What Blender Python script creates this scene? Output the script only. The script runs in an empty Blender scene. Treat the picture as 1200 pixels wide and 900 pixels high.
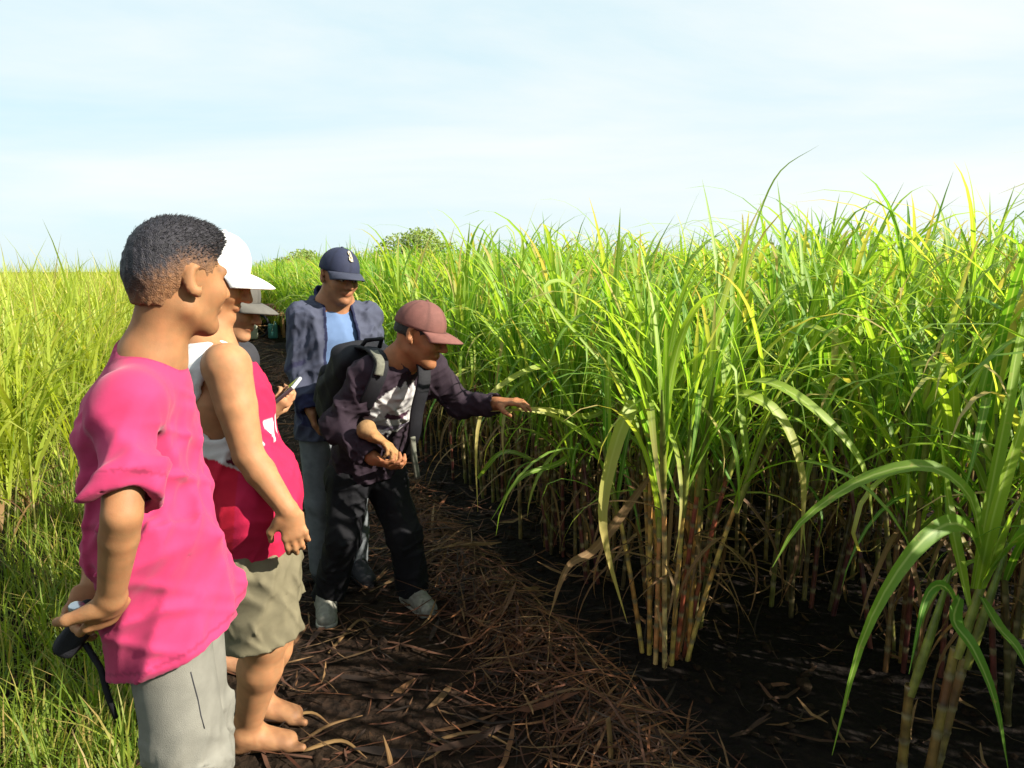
import bpy, math, random
import numpy as np
from mathutils import Vector, Matrix
rad = math.radians
SC = bpy.context.scene
COL = SC.collection

# ---------------------------------------------------------------- camera, sky, sun, exposure
FPX, HORIZON, CAM_H = 860.0, 318.0, 1.50
PITCH = math.atan((450 - HORIZON) / FPX)
cam_d = bpy.data.cameras.new('camera')
cam_d.sensor_fit = 'HORIZONTAL'; cam_d.sensor_width = 36.0
cam_d.lens = 36.0 * FPX / 1200.0
cam_d.clip_start = 0.05; cam_d.clip_end = 3000
cam = bpy.data.objects.new('camera', cam_d); COL.objects.link(cam)
cam.location = (0, 0, CAM_H); cam.rotation_euler = (rad(90) - PITCH, 0, 0)
SC.camera = cam

SUN_EL = rad(33)
SUN_H = Vector((0.94, -0.34)).normalized()
TO_SUN = Vector((SUN_H.x * math.cos(SUN_EL), SUN_H.y * math.cos(SUN_EL), math.sin(SUN_EL)))
world = bpy.data.worlds.new('World'); SC.world = world; world.use_nodes = True
wn, wl = world.node_tree.nodes, world.node_tree.links
wn.clear()
sky = wn.new('ShaderNodeTexSky'); sky.sky_type = 'NISHITA'; sky.sun_disc = False
sky.sun_elevation = SUN_EL
sky.sun_rotation = math.atan2(SUN_H.x, SUN_H.y)
sky.air_density = 1.0; sky.dust_density = 1.2; sky.ozone_density = 1.0
tc = wn.new('ShaderNodeTexCoord')
mp = wn.new('ShaderNodeMapping'); mp.inputs['Scale'].default_value = (1.0, 1.0, 5.0)
nz = wn.new('ShaderNodeTexNoise'); nz.inputs['Scale'].default_value = 1.0
nz.inputs['Detail'].default_value = 7; nz.inputs['Roughness'].default_value = 0.58
nz.inputs['Distortion'].default_value = 0.4
rp = wn.new('ShaderNodeValToRGB')
rp.color_ramp.elements[0].position = 0.36; rp.color_ramp.elements[0].color = (0.0, 0.0, 0.0, 1)
rp.color_ramp.elements[1].position = 0.72; rp.color_ramp.elements[1].color = (0.9, 0.9, 0.9, 1)
mixc = wn.new('ShaderNodeMixRGB'); mixc.inputs['Color2'].default_value = (7.3, 7.4, 7.25, 1)   # thin bright cloud
veil = wn.new('ShaderNodeMixRGB'); veil.inputs['Fac'].default_value = 0.86; veil.inputs['Color2'].default_value = (5.2, 6.85, 7.4, 1)   # milky veil over the blue
bg = wn.new('ShaderNodeBackground'); bg.inputs['Strength'].default_value = 0.05
wo = wn.new('ShaderNodeOutputWorld')
wl.new(tc.outputs['Generated'], mp.inputs['Vector']); wl.new(mp.outputs['Vector'], nz.inputs['Vector'])
wl.new(nz.outputs['Fac'], rp.inputs['Fac']); wl.new(rp.outputs['Color'], mixc.inputs['Fac'])
wl.new(sky.outputs['Color'], veil.inputs['Color1']); wl.new(veil.outputs['Color'], mixc.inputs['Color1']); wl.new(mixc.outputs['Color'], bg.inputs['Color'])
wl.new(bg.outputs['Background'], wo.inputs['Surface'])

sun_d = bpy.data.lights.new('sun', 'SUN'); sun_d.energy = 5.0; sun_d.angle = rad(0.55)
sun_d.color = (1.0, 0.93, 0.80)
sun = bpy.data.objects.new('sun', sun_d); COL.objects.link(sun)
sun.rotation_euler = TO_SUN.to_track_quat('Z', 'Y').to_euler(); sun.location = (6, -4, 8)
SC.view_settings.view_transform = 'Standard'; SC.view_settings.look = 'None'
SC.view_settings.exposure = 1.5; SC.view_settings.gamma = 1.0
SC.view_settings.use_curve_mapping = False
SC.render.engine = 'CYCLES'
SC.cycles.use_denoising = True
SC.cycles.max_bounces = 7; SC.cycles.transparent_max_bounces = 4

# ---------------------------------------------------------------- helpers
CP, SP = math.cos(PITCH), math.sin(PITCH)
def P(px, py, Y):
    """photo pixel (1200x900) at horizontal distance Y in front of the camera -> world point"""
    a, b = (px - 600) / FPX, -(py - 450) / FPX
    r = np.array([a, CP + b * SP, -SP + b * CP])
    return np.array([0, 0, CAM_H]) + r * (Y / r[1])
def A3(*v): return np.array(v, float)
def unit(v):
    v = np.asarray(v, float); return v / np.linalg.norm(v)

# path direction E, N points into the right-hand cane field, O lies on that field's edge
E2 = np.array([-0.387, 0.922]); N2 = np.array([0.922, 0.387]); O2 = np.array([1.75, 0.0])
def field_xy(a, b): return O2 + E2 * a + N2 * b
def ab_of(x, y):
    d0, d1 = x - O2[0], y - O2[1]
    return d0 * E2[0] + d1 * E2[1], d0 * N2[0] + d1 * N2[1]
def vnoise(x, y, s=0.0):
    return (np.sin(x * 1.7 + 1.3 * np.sin(y * 1.1 + s) + s) + np.sin(y * 2.3 + 1.7 * np.sin(x * 1.9 - s) + 2 * s)
            + 0.5 * np.sin(x * 4.1 + y * 3.3 + s) + 0.5 * np.sin(x * 5.3 - y * 4.7 + 3 * s)) / 3.0
def gz(x, y):
    """ground height"""
    x = np.asarray(x, float); y = np.asarray(y, float)
    a, b = ab_of(x, y)
    h = 0.012 * vnoise(x * 2.1, y * 2.1, 0.7) + 0.008 * vnoise(x * 7, y * 7, 2.0)
    h = h + 0.07 * np.exp(-((b + 0.54 + 0.05 * np.sin(a * 1.3)) / 0.18) ** 2)
    h = h + 0.05 * np.exp(-((b + 2.75) / 0.45) ** 2)
    h = h - 0.05 * np.clip((b - 0.1) / 0.5, 0, 1)
    near = np.clip((40 - np.hypot(x, y)) / 20, 0, 1)
    return h * near

def new_mesh(name, verts, faces, mat=None, cols=None, smooth=True):
    me = bpy.data.meshes.new(name)
    verts = np.ascontiguousarray(verts, np.float32)
    if isinstance(faces, np.ndarray) and faces.ndim == 2:
        n, k = faces.shape
        me.vertices.add(len(verts)); me.vertices.foreach_set('co', verts.ravel())
        me.loops.add(n * k); me.loops.foreach_set('vertex_index', np.ascontiguousarray(faces, np.int32).ravel())
        me.polygons.add(n); me.polygons.foreach_set('loop_start', np.arange(0, n * k, k, dtype=np.int32))
        me.update(calc_edges=True)
    else:
        me.from_pydata([tuple(map(float, v)) for v in verts], [], [tuple(map(int, f)) for f in faces])
        me.update()
    if cols is not None:
        cols = np.asarray(cols, np.float32)
        if cols.shape[1] == 3: cols = np.c_[cols, np.ones(len(cols), np.float32)]
        at = me.attributes.new('Col', 'FLOAT_COLOR', 'POINT')
        at.data.foreach_set('color', np.ascontiguousarray(cols, np.float32).ravel())
    if mat: me.materials.append(mat)
    if smooth: me.shade_smooth()
    return me
def link(name, me, parent=None, loc=(0, 0, 0)):
    o = bpy.data.objects.new(name, me); COL.objects.link(o); o.location = loc
    if parent is not None: o.parent = parent
    return o
def tag(o, label=None, cat=None, group=None, kind=None):
    if label: o['label'] = label
    if cat: o['category'] = cat
    if group: o['group'] = group
    if kind: o['kind'] = kind
    return o
def empty(name, loc):
    o = bpy.data.objects.new(name, None); COL.objects.link(o); o.location = loc
    o.empty_display_size = 0.1
    return o

class MB:
    """collects quads and triangles of one mesh"""
    def __init__(s): s.v, s.f, s.c = [], [], []
    def add(s, verts, faces, col=None):
        o = len(s.v); s.v.extend([tuple(map(float, p)) for p in verts])
        s.f.extend([tuple(int(i) + o for i in f) for f in faces])
        s.c.extend([col or (1, 1, 1, 1)] * len(verts))
    def box(s, c, half, rot=None, col=None):
        h = np.array(half)
        v = np.array([[x, y, z] for x in (-1, 1) for y in (-1, 1) for z in (-1, 1)]) * h
        if rot is not None: v = v @ np.array(rot.to_3x3()).T
        s.add(v + np.array(c), [(0, 1, 3, 2), (4, 6, 7, 5), (0, 4, 5, 1), (2, 3, 7, 6), (0, 2, 6, 4), (1, 5, 7, 3)], col)
    def tube(s, pts, radii, n=8, col=None, caps=True):
        pts = np.array(pts, float); m = len(pts)
        v = []
        for i in range(m):
            t = unit(pts[min(i + 1, m - 1)] - pts[max(i - 1, 0)])
            u = unit(np.cross(t, A3(0.31, 0.77, 0.55))); w = np.cross(t, u)
            for k in range(n):
                q = 2 * math.pi * k / n
                v.append(pts[i] + (u * math.cos(q) + w * math.sin(q)) * radii[i])
        f = [(i * n + k, i * n + (k + 1) % n, (i + 1) * n + (k + 1) % n, (i + 1) * n + k) for i in range(m - 1) for k in range(n)]
        if caps: f += [tuple(range(n))[::-1], tuple((m - 1) * n + k for k in range(n))]
        s.add(v, f, col)
    def mesh(s, name, mat, smooth=False): return new_mesh(name, np.array(s.v), s.f, mat, np.array(s.c), smooth)

# ---------------------------------------------------------------- materials
def mat_new(name):
    m = bpy.data.materials.new(name); m.use_nodes = True
    nt = m.node_tree; nt.nodes.clear()
    out = nt.nodes.new('ShaderNodeOutputMaterial')
    return m, nt.nodes, nt.links, out
def mat_plain(name, col, rough=0.7, noise=0.15, nscale=30, bump=0.0, bscale=200, use_attr=False, spec=0.3, metal=0.0, sheen=0.0):
    m, N, L, out = mat_new(name)
    b = N.new('ShaderNodeBsdfPrincipled'); b.inputs['Roughness'].default_value = rough
    b.inputs['Specular IOR Level'].default_value = spec; b.inputs['Metallic'].default_value = metal
    if sheen: b.inputs['Sheen Weight'].default_value = sheen
    t = N.new('ShaderNodeTexCoord')
    n = N.new('ShaderNodeTexNoise'); n.inputs['Scale'].default_value = nscale; n.inputs['Detail'].default_value = 5
    L.new(t.outputs['Object'], n.inputs['Vector'])
    mr = N.new('ShaderNodeMapRange'); mr.inputs['From Min'].default_value = 0.3; mr.inputs['From Max'].default_value = 0.7
    mr.inputs['To Min'].default_value = 1 - noise; mr.inputs['To Max'].default_value = 1 + noise
    L.new(n.outputs['Fac'], mr.inputs['Value'])
    mul = N.new('ShaderNodeVectorMath'); mul.operation = 'SCALE'
    if use_attr:
        a = N.new('ShaderNodeAttribute'); a.attribute_name = 'Col'; L.new(a.outputs['Color'], mul.inputs[0])
    else:
        mul.inputs[0].default_value = col[:3]
    L.new(mr.outputs['Result'], mul.inputs['Scale']); L.new(mul.outputs['Vector'], b.inputs['Base Color'])
    if bump:
        n2 = N.new('ShaderNodeTexNoise'); n2.inputs['Scale'].default_value = bscale; n2.inputs['Detail'].default_value = 4
        L.new(t.outputs['Object'], n2.inputs['Vector'])
        bp = N.new('ShaderNodeBump'); bp.inputs['Strength'].default_value = bump; bp.inputs['Distance'].default_value = 0.004
        L.new(n2.outputs['Fac'], bp.inputs['Height']); L.new(bp.outputs['Normal'], b.inputs['Normal'])
    L.new(b.outputs['BSDF'], out.inputs['Surface'])
    return m
def mat_leaf(name, c_dark, c_lite, c_rib, c_dry, dry_from=0.74, transl=0.5, rough=0.5, vary=True):
    """leaf blades: Col = (across: 1 at the midrib, along: 0 base 1 tip, random)"""
    m, N, L, out = mat_new(name)
    a = N.new('ShaderNodeAttribute'); a.attribute_name = 'Col'
    sep = N.new('ShaderNodeSeparateColor'); L.new(a.outputs['Color'], sep.inputs['Color'])
    oi = N.new('ShaderNodeObjectInfo')
    ad = N.new('ShaderNodeMath'); ad.operation = 'ADD'; L.new(sep.outputs['Blue'], ad.inputs[0]); ad.inputs[1].default_value = 0.0
    if vary: L.new(oi.outputs['Random'], ad.inputs[1])
    fr = N.new('ShaderNodeMath'); fr.operation = 'FRACT'; L.new(ad.outputs[0], fr.inputs[0])
    mx = N.new('ShaderNodeMixRGB'); mx.inputs['Color1'].default_value = (*c_dark, 1); mx.inputs['Color2'].default_value = (*c_lite, 1)
    L.new(fr.outputs[0], mx.inputs['Fac'])
    rib = N.new('ShaderNodeMapRange'); rib.inputs['From Min'].default_value = 0.78; rib.inputs['From Max'].default_value = 0.95
    rib.inputs['To Max'].default_value = 0.6
    L.new(sep.outputs['Red'], rib.inputs['Value'])
    mx2 = N.new('ShaderNodeMixRGB'); mx2.inputs['Color2'].default_value = (*c_rib, 1)
    L.new(rib.outputs['Result'], mx2.inputs['Fac']); L.new(mx.outputs['Color'], mx2.inputs['Color1'])
    # drying tips on some blades
    tip = N.new('ShaderNodeMath'); tip.operation = 'MULTIPLY_ADD'
    L.new(sep.outputs['Green'], tip.inputs[0]); tip.inputs[1].default_value = 0.55; L.new(fr.outputs[0], tip.inputs[2])
    tr = N.new('ShaderNodeMapRange'); tr.inputs['From Min'].default_value = dry_from + 0.38; tr.inputs['From Max'].default_value = dry_from + 0.62
    L.new(tip.outputs[0], tr.inputs['Value'])
    mx3 = N.new('ShaderNodeMixRGB'); mx3.inputs['Color2'].default_value = (*c_dry, 1)
    L.new(mx2.outputs['Color'], mx3.inputs['Color1'])
    # rust spots and dry patches on the blade
    tco = N.new('ShaderNodeTexCoord'); sp = N.new('ShaderNodeTexNoise'); sp.inputs['Scale'].default_value = 34; sp.inputs['Detail'].default_value = 5
    L.new(tco.outputs['Object'], sp.inputs['Vector'])
    spr = N.new('ShaderNodeMapRange'); spr.inputs['From Min'].default_value = 0.62; spr.inputs['From Max'].default_value = 0.76; spr.inputs['To Max'].default_value = 0.75
    L.new(sp.outputs['Fac'], spr.inputs['Value'])
    mxm = N.new('ShaderNodeMath'); mxm.operation = 'MAXIMUM'; L.new(tr.outputs['Result'], mxm.inputs[0]); L.new(spr.outputs['Result'], mxm.inputs[1])
    L.new(mxm.outputs[0], mx3.inputs['Fac'])
    b = N.new('ShaderNodeBsdfPrincipled'); b.inputs['Roughness'].default_value = rough; b.inputs['Specular IOR Level'].default_value = 0.35
    t = N.new('ShaderNodeBsdfTranslucent')
    sat = N.new('ShaderNodeMixRGB'); sat.blend_type = 'MULTIPLY'; sat.inputs['Fac'].default_value = 1; sat.inputs['Color2'].default_value = (1.62, 1.58, 0.65, 1)
    L.new(mx3.outputs['Color'], sat.inputs['Color1']); L.new(sat.outputs['Color'], t.inputs['Color'])
    L.new(mx3.outputs['Color'], b.inputs['Base Color'])
    ms = N.new('ShaderNodeMixShader'); ms.inputs['Fac'].default_value = transl
    L.new(b.outputs['BSDF'], ms.inputs[1]); L.new(t.outputs['BSDF'], ms.inputs[2])
    L.new(ms.outputs['Shader'], out.inputs['Surface'])
    return m
M_leaf = mat_leaf('cane_leaf', (0.080, 0.215, 0.018), (0.31, 0.42, 0.050), (0.44, 0.52, 0.18), (0.42, 0.33, 0.12))
M_arch = mat_leaf('arching_cane_leaf', (0.060, 0.19, 0.018), (0.30, 0.39, 0.05), (0.44, 0.52, 0.18), (0.42, 0.34, 0.12), vary=False)
M_left = mat_leaf('young_cane_leaf', (0.21, 0.29, 0.028), (0.39, 0.43, 0.062), (0.38, 0.42, 0.12), (0.42, 0.35, 0.12))
M_grass = mat_leaf('verge_grass', (0.08, 0.15, 0.014), (0.25, 0.29, 0.04), (0.24, 0.28, 0.05), (0.32, 0.23, 0.08), 0.7)
M_dry = mat_leaf('dry_leaf', (0.06, 0.025, 0.009), (0.20, 0.12, 0.045), (0.22, 0.14, 0.06), (0.14, 0.075, 0.03), 0.8, 0.2, 0.7)
M_tree = mat_leaf('tree_leaf', (0.13, 0.20, 0.05), (0.27, 0.33, 0.10), (0.13, 0.18, 0.05), (0.13, 0.17, 0.04), 0.9, 0.3)
M_litter = mat_plain('litter', None, 0.8, 0.3, 40, use_attr=True)
M_attr = mat_plain('painted_parts', None, 0.75, 0.12, 60, use_attr=True)

def mat_stalk():
    m, N, L, out = mat_new('cane_stalk')
    a = N.new('ShaderNodeAttribute'); a.attribute_name = 'Col'
    b = N.new('ShaderNodeBsdfPrincipled'); b.inputs['Roughness'].default_value = 0.38
    t = N.new('ShaderNodeTexCoord'); n = N.new('ShaderNodeTexNoise'); n.inputs['Scale'].default_value = 24; n.inputs['Detail'].default_value = 5
    L.new(t.outputs['Object'], n.inputs['Vector'])
    mr = N.new('ShaderNodeMapRange'); mr.inputs['From Min'].default_value = 0.3; mr.inputs['From Max'].default_value = 0.7
    mr.inputs['To Min'].default_value = 0.30; mr.inputs['To Max'].default_value = 0.85
    L.new(n.outputs['Fac'], mr.inputs['Value'])
    mul = N.new('ShaderNodeVectorMath'); mul.operation = 'SCALE'
    L.new(a.outputs['Color'], mul.inputs[0]); L.new(mr.outputs['Result'], mul.inputs['Scale'])
    L.new(mul.outputs['Vector'], b.inputs['Base Color']); L.new(b.outputs['BSDF'], out.inputs['Surface'])
    return m
M_stalk = mat_stalk()

def mat_soil(name, c1, c2, c3):
    m, N, L, out = mat_new(name)
    t = N.new('ShaderNodeTexCoord')
    n1 = N.new('ShaderNodeTexNoise'); n1.inputs['Scale'].default_value = 1.3; n1.inputs['Detail'].default_value = 8
    n2 = N.new('ShaderNodeTexNoise'); n2.inputs['Scale'].default_value = 22; n2.inputs['Detail'].default_value = 8; n2.inputs['Roughness'].default_value = 0.7
    n3 = N.new('ShaderNodeTexVoronoi'); n3.inputs['Scale'].default_value = 30
    for n in (n1, n2, n3): L.new(t.outputs['Object'], n.inputs['Vector'])
    r = N.new('ShaderNodeValToRGB'); r.color_ramp.elements[0].position = 0.35; r.color_ramp.elements[1].position = 0.68
    r.color_ramp.elements[0].color = (*c1, 1); r.color_ramp.elements[1].color = (*c2, 1)
    L.new(n2.outputs['Fac'], r.inputs['Fac'])
    mx = N.new('ShaderNodeMixRGB'); mx.inputs['Color2'].default_value = (*c3, 1)
    rr = N.new('ShaderNodeMapRange'); rr.inputs['From Min'].default_value = 0.45; rr.inputs['From Max'].default_value = 0.7; rr.inputs['To Max'].default_value = 0.7
    L.new(n1.outputs['Fac'], rr.inputs['Value']); L.new(rr.outputs['Result'], mx.inputs['Fac']); L.new(r.outputs['Color'], mx.inputs['Color1'])
    b = N.new('ShaderNodeBsdfPrincipled'); b.inputs['Roughness'].default_value = 0.95; b.inputs['Specular IOR Level'].default_value = 0.1
    L.new(mx.outputs['Color'], b.inputs['Base Color'])
    add = N.new('ShaderNodeMath'); add.operation = 'ADD'; L.new(n2.outputs['Fac'], add.inputs[0]); L.new(n3.outputs['Distance'], add.inputs[1])
    bp = N.new('ShaderNodeBump'); bp.inputs['Strength'].default_value = 0.9; bp.inputs['Distance'].default_value = 0.03
    L.new(add.outputs[0], bp.inputs['Height']); L.new(bp.outputs['Normal'], b.inputs['Normal'])
    L.new(b.outputs['BSDF'], out.inputs['Surface'])
    return m
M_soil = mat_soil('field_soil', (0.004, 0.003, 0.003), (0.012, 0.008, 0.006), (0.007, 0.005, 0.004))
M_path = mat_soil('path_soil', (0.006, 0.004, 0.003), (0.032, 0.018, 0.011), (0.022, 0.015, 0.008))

# ---------------------------------------------------------------- ground and path
def sheet(name, xs, ys, lift, mat, keep=None):
    X, Y = np.meshgrid(xs, ys, indexing='ij'); Z = gz(X, Y) + lift
    nx, ny = X.shape
    v = np.stack([X, Y, Z], -1).reshape(-1, 3)
    i, j = np.meshgrid(np.arange(nx - 1), np.arange(ny - 1), indexing='ij')
    f = np.stack([i * ny + j, (i + 1) * ny + j, (i + 1) * ny + j + 1, i * ny + j + 1], -1).reshape(-1, 4)
    if keep is not None:
        c = v[f].mean(1); f = f[keep(c[:, 0], c[:, 1])]
    return tag(link(name, new_mesh(name, v, f, mat)), kind='structure')
fine = np.arange(-9, 9.01, 0.10)
gx = np.r_[-900, -300, -120, -60, -30, -18, -12, fine, 12, 18, 30, 60, 120, 300, 900]
gy = np.r_[-300, -80, -30, -12, np.arange(-4, 12.01, 0.10), 14, 18, 24, 32, 45, 70, 120, 300, 1500]
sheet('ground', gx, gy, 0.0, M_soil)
def on_path(x, y):
    a, b = ab_of(x, y)
    return (b > -2.35 + 0.15 * np.sin(a * 1.7)) & (b < -0.28 + 0.06 * np.sin(a * 2.3)) & (a > -3) & (a < 24)
sheet('dirt_path', np.arange(-12, 4, 0.09), np.arange(-2, 24, 0.09), 0.006, M_path, on_path)

# ---------------------------------------------------------------- sugarcane
rng = np.random.default_rng(7)
def blade(L, w, th0, bend, pw, nseg, three=True, side=0.0, kink=None, rnd=0.5, fold=0.28):
    """one leaf blade growing from the origin in the x-z plane"""
    s = np.linspace(0, 1, nseg + 1)
    th = th0 - bend * s ** pw
    if kink: th = th - kink[1] / (1 + np.exp(-(s - kink[0]) * 40))
    ds = L / nseg
    tm = (th[:-1] + th[1:]) / 2
    x = np.r_[0, np.cumsum(np.cos(tm) * ds)]; z = np.r_[0, np.cumsum(np.sin(tm) * ds)]
    y = side * L * s ** 2
    wd = w * 0.5 * np.clip(0.55 + s * 4, 0, 1) * np.clip(1 - s ** 2.4, 0.02, 1)
    nx, nz_ = -np.sin(th), np.cos(th)
    up = fold * wd * (1 - 0.5 * s)
    tw = 0.5 * side * s * 3
    ly, lz = np.cos(tw), np.sin(tw)
    c = np.stack([x, y, z], -1)
    def edge(sg): return np.stack([x + nx * (up + sg * wd * lz), y + sg * wd * ly, z + nz_ * (up + sg * wd * lz)], -1)
    l, r = edge(1), edge(-1)
    if three:
        v = np.stack([l, c, r], 1).reshape(-1, 3); k = 3
        col = np.array([[[0, q, rnd], [1, q, rnd], [0, q, rnd]] for q in s]).reshape(-1, 3)
        f = [(i * k + j, i * k + j + 1, (i + 1) * k + j + 1, (i + 1) * k + j) for i in range(nseg) for j in range(2)]
    else:
        v = np.stack([l, r], 1).reshape(-1, 3); k = 2
        col = np.array([[[0.4, q, rnd], [0.4, q, rnd]] for q in s]).reshape(-1, 3)
        f = [(i * k, i * k + 1, (i + 1) * k + 1, (i + 1) * k) for i in range(nseg)]
    return v, np.array(f), col
def random_blade(r, near, kind):
    nseg, three = (10, True) if near else (6, False)
    rnd = r.random()
    if kind == 'cane':
        q = r.random()
        if q < 0.55: a = (r.uniform(0.55, 0.86), r.uniform(.024, .036), rad(r.uniform(70, 87)), rad(r.uniform(15, 80)), 2.6)      # upright
        elif q < 0.87: a = (r.uniform(0.8, 1.15), r.uniform(.023, .037), rad(r.uniform(60, 82)), rad(r.uniform(85, 140)), 2.0)  # arching
        else: a = (r.uniform(0.65, 1.0), r.uniform(.020, .032), rad(r.uniform(45, 68)), rad(r.uniform(110, 150)), 1.2)            # drooping
        kink = (r.uniform(.45, .75), rad(r.uniform(60, 100))) if r.random() < 0.10 else None
        return blade(*a, nseg, three, r.uniform(-.12, .12), kink, rnd)
    if kind == 'young':
        a = (r.uniform(0.55, 1.0), r.uniform(.014, .026), rad(r.uniform(66, 88)), rad(r.uniform(10, 110)), 2.0)
        return blade(*a, nseg, three, r.uniform(-.15, .15), None, rnd)
    if kind == 'dry':
        a = (r.uniform(0.35, 0.8), r.uniform(.014, .026), rad(r.uniform(-20, 40)), rad(r.uniform(60, 110)), 0.8)
        return blade(*a, nseg, three, r.uniform(-.25, .25), None, rnd, 0.5)
LIBN = {k: [random_blade(rng, True, k) for _ in range(n)] for k, n in (('cane', 26), ('young', 14), ('dry', 8))}
LIBF = {k: [random_blade(rng, False, k) for _ in range(n)] for k, n in (('cane', 40), ('young', 30), ('dry', 8))}
MAT_OF = {'cane': M_leaf, 'young': M_left, 'dry': M_dry}
MESHN = {k: [new_mesh('leaf', *b[:2], MAT_OF[k], b[2]) for b in lib] for k, lib in LIBN.items()}

def tube_arr(pts, radii, cols, n=7):
    pts = np.asarray(pts, float); m = len(pts); v = []; c = []
    for i in range(m):
        t = unit(pts[min(i + 1, m - 1)] - pts[max(i - 1, 0)])
        u = unit(np.cross(t, A3(0.9, 0.37, 0.1))); w = np.cross(t, u)
        for k in range(n):
            q = 2 * math.pi * k / n
            v.append(pts[i] + (u * math.cos(q) + w * math.sin(q)) * radii[i]); c.append(cols[i])
    f = [(i * n + k, i * n + (k + 1) % n, (i + 1) * n + (k + 1) % n, (i + 1) * n + k) for i in range(m - 1) for k in range(n)]
    return np.array(v), np.array(f), np.array(c)
PAL = [((0.30, 0.22, 0.05), (0.14, 0.05, 0.025)), ((0.20, 0.19, 0.04), (0.16, 0.15, 0.04)), ((0.17, 0.05, 0.03), (0.10, 0.028, 0.028)), ((0.28, 0.22, 0.07), (0.18, 0.09, 0.035)), ((0.14, 0.13, 0.04), (0.09, 0.06, 0.025))]
def stalk(r, h, lean, rad0=0.0112, n=7, pal=None):
    """a cane: internodes with a pale ring and a swollen dark node between them"""
    c0, c1 = pal or PAL[r.integers(len(PAL))]
    pts, rr, cc = [], [], []
    z, k = 0.0, 0
    while z < h:
        seg = min(r.uniform(.075, .125), h - z + .001)
        q = r.random(); col = np.array(c0) * (1 - q) + np.array(c1) * q
        for t, ra, cm in ((0.0, 1.12, (0.30, 0.24, 0.12)), (0.10, 1.0, tuple(col * 0.6)), (0.2, .95, tuple(col)), (0.8, .97, tuple(col * 1.15)), (0.93, 1.0, (0.34, 0.28, 0.14))):
            zz = z + t * seg
            off = lean * (zz + 0.35 * zz * zz)
            pts.append((off[0], off[1], zz)); rr.append(rad0 * ra * (1 - .12 * zz / max(h, .1))); cc.append(cm)
        z += seg; k += 1
    return tube_arr(pts, rr, cc, n)
def plant_plan(r, nst, h_lo, h_hi, nleaf, kind, spread=0.16, dry=2, skirt=3, lean_lo=-.04, lean_hi=.16):
    """stalks with their shoots and leaves: list of dicts"""
    out = []
    for i in range(nst):
        a = r.uniform(0, 2 * math.pi); d = spread * math.sqrt(r.random())
        base = A3(d * math.cos(a), d * math.sin(a), 0)
        lean = A3(math.cos(a), math.sin(a), 0)[:2] * r.uniform(lean_lo, lean_hi)
        h = r.uniform(h_lo, h_hi)
        top_off = lean * (h + .35 * h * h)
        top = base + A3(top_off[0], top_off[1], h)
        dirn = unit(A3(lean[0] * (1 + .7 * h), lean[1] * (1 + .7 * h), 1))
        sh = r.uniform(.30, .50)
        lv = []
        az = r.uniform(0, 6.28)
        for k in range(nleaf):
            t = (k + .5) / nleaf
            az += math.pi + r.uniform(-.7, .7)
            sc = (0.72 + 0.42 * math.sin(math.pi * (0.2 + 0.75 * t))) * r.uniform(.85, 1.1)
            lv.append((kind, top + dirn * sh * (t * 1.0 - .12), az, sc, r.uniform(-.12, .12) - (0.10 if t > .6 else -.05)))
        for k in range(skirt):
            lv.append((kind, base + A3(top_off[0], top_off[1], h) * r.uniform(.8, 1.0), r.uniform(0, 6.28), r.uniform(.5, .8), r.uniform(.1, .6)))
        for k in range(dry):
            lv.append(('dry', base + A3(top_off[0], top_off[1], h) * r.uniform(.45, .95), r.uniform(0, 6.28), r.uniform(.6, 1.1), r.uniform(-.2, .4)))
        out.append(dict(base=base, lean=lean, h=h, top=top, dirn=dirn, sh=sh, leaves=lv, thin=kind == 'young'))
    return out
def leaf_matrix(pos, az, sc, tilt):
    return Matrix.Translation(Vector(pos)) @ Matrix.Rotation(az, 4, 'Z') @ Matrix.Rotation(tilt, 4, 'Y') @ Matrix.Scale(sc, 4)
def shoot_arr(st, r, n=7):
    q = r.uniform(.8, 1.2)
    c0, c1 = A3(.30, .30, .06) * q, A3(.14, .24, .03) * q
    t = np.linspace(0, 1, 5)
    th = .42 if st.get('thin') else 1.0
    return tube_arr([st['top'] - A3(0, 0, .03) + st['dirn'] * st['sh'] * x * 1.15 for x in t], [x * th for x in (.0115, .0135, .012, .009, .004)], [c0 * (1 - x) + c1 * x for x in t], n)
def cane_plant(r, x, y, rotz, scale, plan, label, group, name='sugarcane_plant', pal=None):
    """a near plant: every stalk, shoot and leaf an object of its own"""
    root = empty(name, (x, y, float(gz(x, y)) - .01)); root.rotation_euler = (0, 0, rotz); root.scale = (scale,) * 3
    tag(root, label, 'sugarcane', group)
    for st in plan:
        v, f, c = stalk(r, st['h'], st['lean'], pal=pal[r.integers(len(pal))] if pal else None)
        link('stalk', new_mesh('stalk', v + st['base'], f, M_stalk, c), root)
        v, f, c = shoot_arr(st, r)
        link('shoot', new_mesh('shoot', v, f, M_stalk, c), root)
        for kd, pos, az, sc, tilt in st['leaves']:
            o = link('dry_leaf' if kd == 'dry' else 'leaf', MESHN[kd][r.integers(len(MESHN[kd]))], root)
            o.matrix_local = leaf_matrix(pos, az, sc, tilt)
    return root
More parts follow.
